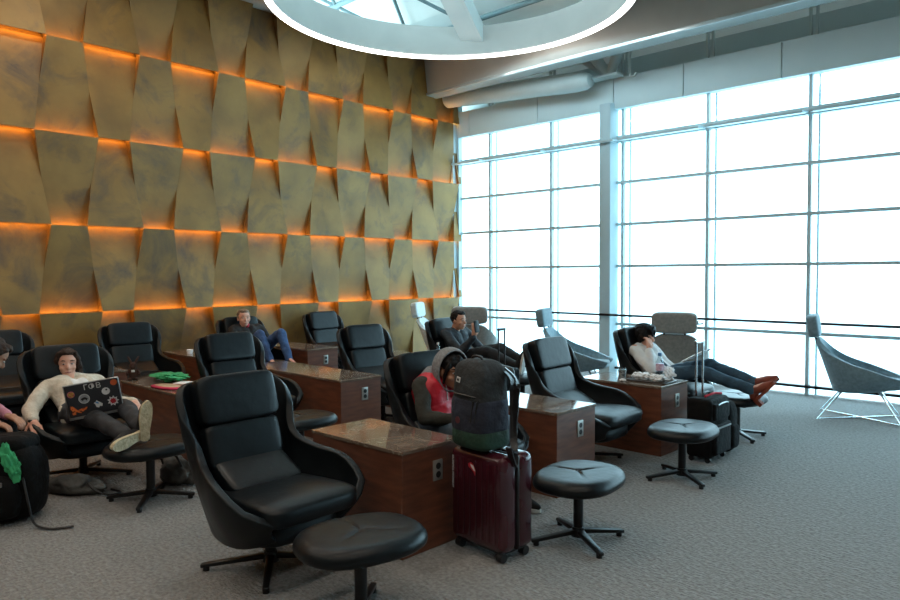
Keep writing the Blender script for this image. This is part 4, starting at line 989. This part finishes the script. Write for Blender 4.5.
bm = new(); box(bm, (0,0,.06), (.009,.07,.145), rot=(0,-.2,0), bev=.004); obj('phone_case', bm, 'blackmetal', ph)
bm = new(); box(bm, (-.006,0,.061), (.002,.062,.132), rot=(0,-.2,0)); obj('screen', bm, 'floor_screen', ph, False)

# reading person
P6 = dict(pelvis=(-.02,0,.55), waist=(-.12,0,.64), chest=(-.21,0,.75), neck=(-.25,0,.85), head=(-.2,0,.925),
    shL=(-.24,.19,.8), shR=(-.23,-.19,.8), elL=(-.05,.27,.58), wrL=(.18,.16,.64), elR=(-.0,-.25,.62), wrR=(-.09,-.13,.81),
    hipL=(-.02,.09,.54), hipR=(-.02,-.09,.54), knL=(.44,.1,.68), anL=(.9,.05,.56), knR=(.45,-.08,.63), anR=(.92,-.05,.5), toeL=(.8,.1,.6), toeR=(.7,-.15,.7))
person('person with dark hair in a white shirt, legs up, hand at the face', (-3.4,6.72,0), 0, P6, 'skinp', 'hairblack', 'whitetee', 'jeansd',
    dict(m='bootbrown', sole='bootbrown', heel=.07, boot=True), 'bob', 1., (0,.15,-.2), hands=(('R',(-.15,.3,.8),(.9,-.4,0),.8,1), ('L',(.9,-.2,0),(0,.2,1),.5,-1)), topname='shirt', trn='jeans')
mg = thing('open_magazine', 'open white magazine resting on the raised thighs of the reading person', 'magazine', (-3.1,6.66,.735), .1)
for sgn in (-1,1):
    bm = new()
    G = [[bm.verts.new((.0+i*.02-.03, sgn*j*.014, .012*math.sin(j/10*PI)+.011*i-.01)) for j in range(11)] for i in range(11)]
    for i in range(10):
        for j in range(10): bm.faces.new((G[i][j],G[i+1][j],G[i+1][j+1],G[i][j+1]))
    obj('page', bm, 'paper', mg, 80, mods=(('SOLIDIFY', dict(thickness=.004)),))

# ------------------------------------------------------------------ lights
wd = bpy.data.worlds.new('World'); SC.world = wd; wd.use_nodes = True
bg = wd.node_tree.nodes['Background']; bg.inputs[0].default_value = (.60,.88,1,1); bg.inputs[1].default_value = 6.6
def added_downlight(x, y, k, e=26):  # unseen ceiling lamps, added for warm light inside the lounge
    t = thing('added_downlight', 'small round warm ceiling lamp out of view, added to light the lounge', 'ceiling light', (x,y,ZC-.001), 0, 'added unseen ceiling lamps')
    bm = new(); cyl(bm, (0,0,-.012),(0,0,.0), .07, n=20); obj('lens', bm, 'added_downlight', t)
    ld = bpy.data.lights.new('added_downlight_lamp', 'AREA'); ld.shape = 'DISK'; ld.size = .16; ld.energy = e; ld.color = (1,.88,.74)
    lo = bpy.data.objects.new('added_downlight_lamp', ld); COL.objects.link(lo); lo.parent = t; lo.location = (0,0,-.02)
k = 0
for x in (-7.6,-4.6,-1.6,1.4):
    for y in (-2,.6,2.9):
        k += 1; added_downlight(x, y, k)

# ------------------------------------------------------------------ camera
cam = bpy.data.cameras.new('Camera'); co = bpy.data.objects.new('Camera', cam); COL.objects.link(co)
cam.sensor_width = 36; cam.lens = 706/900*36; cam.clip_start = .05; cam.clip_end = 1000
Rr = [[0.7231,0.0225,-0.6904],[0.6907,-0.0307,0.7225],[-0.0049,-0.9993,-0.0377]]   # cols: right, down, forward
m = Matrix(((Rr[0][0],-Rr[0][1],-Rr[0][2],0),(Rr[1][0],-Rr[1][1],-Rr[1][2],0),(Rr[2][0],-Rr[2][1],-Rr[2][2],1.6),(0,0,0,1)))
co.matrix_world = m
SC.camera = co
vs = SC.view_settings; vs.view_transform = 'Standard'; vs.look = 'None'; vs.gamma = 1; vs.use_curve_mapping = False; vs.exposure = 0
SC.cycles.max_bounces = 10; SC.cycles.diffuse_bounces = 5; SC.cycles.glossy_bounces = 4; SC.cycles.transparent_max_bounces = 16
SC.cycles.use_denoising = True; SC.cycles.sample_clamp_indirect = 6
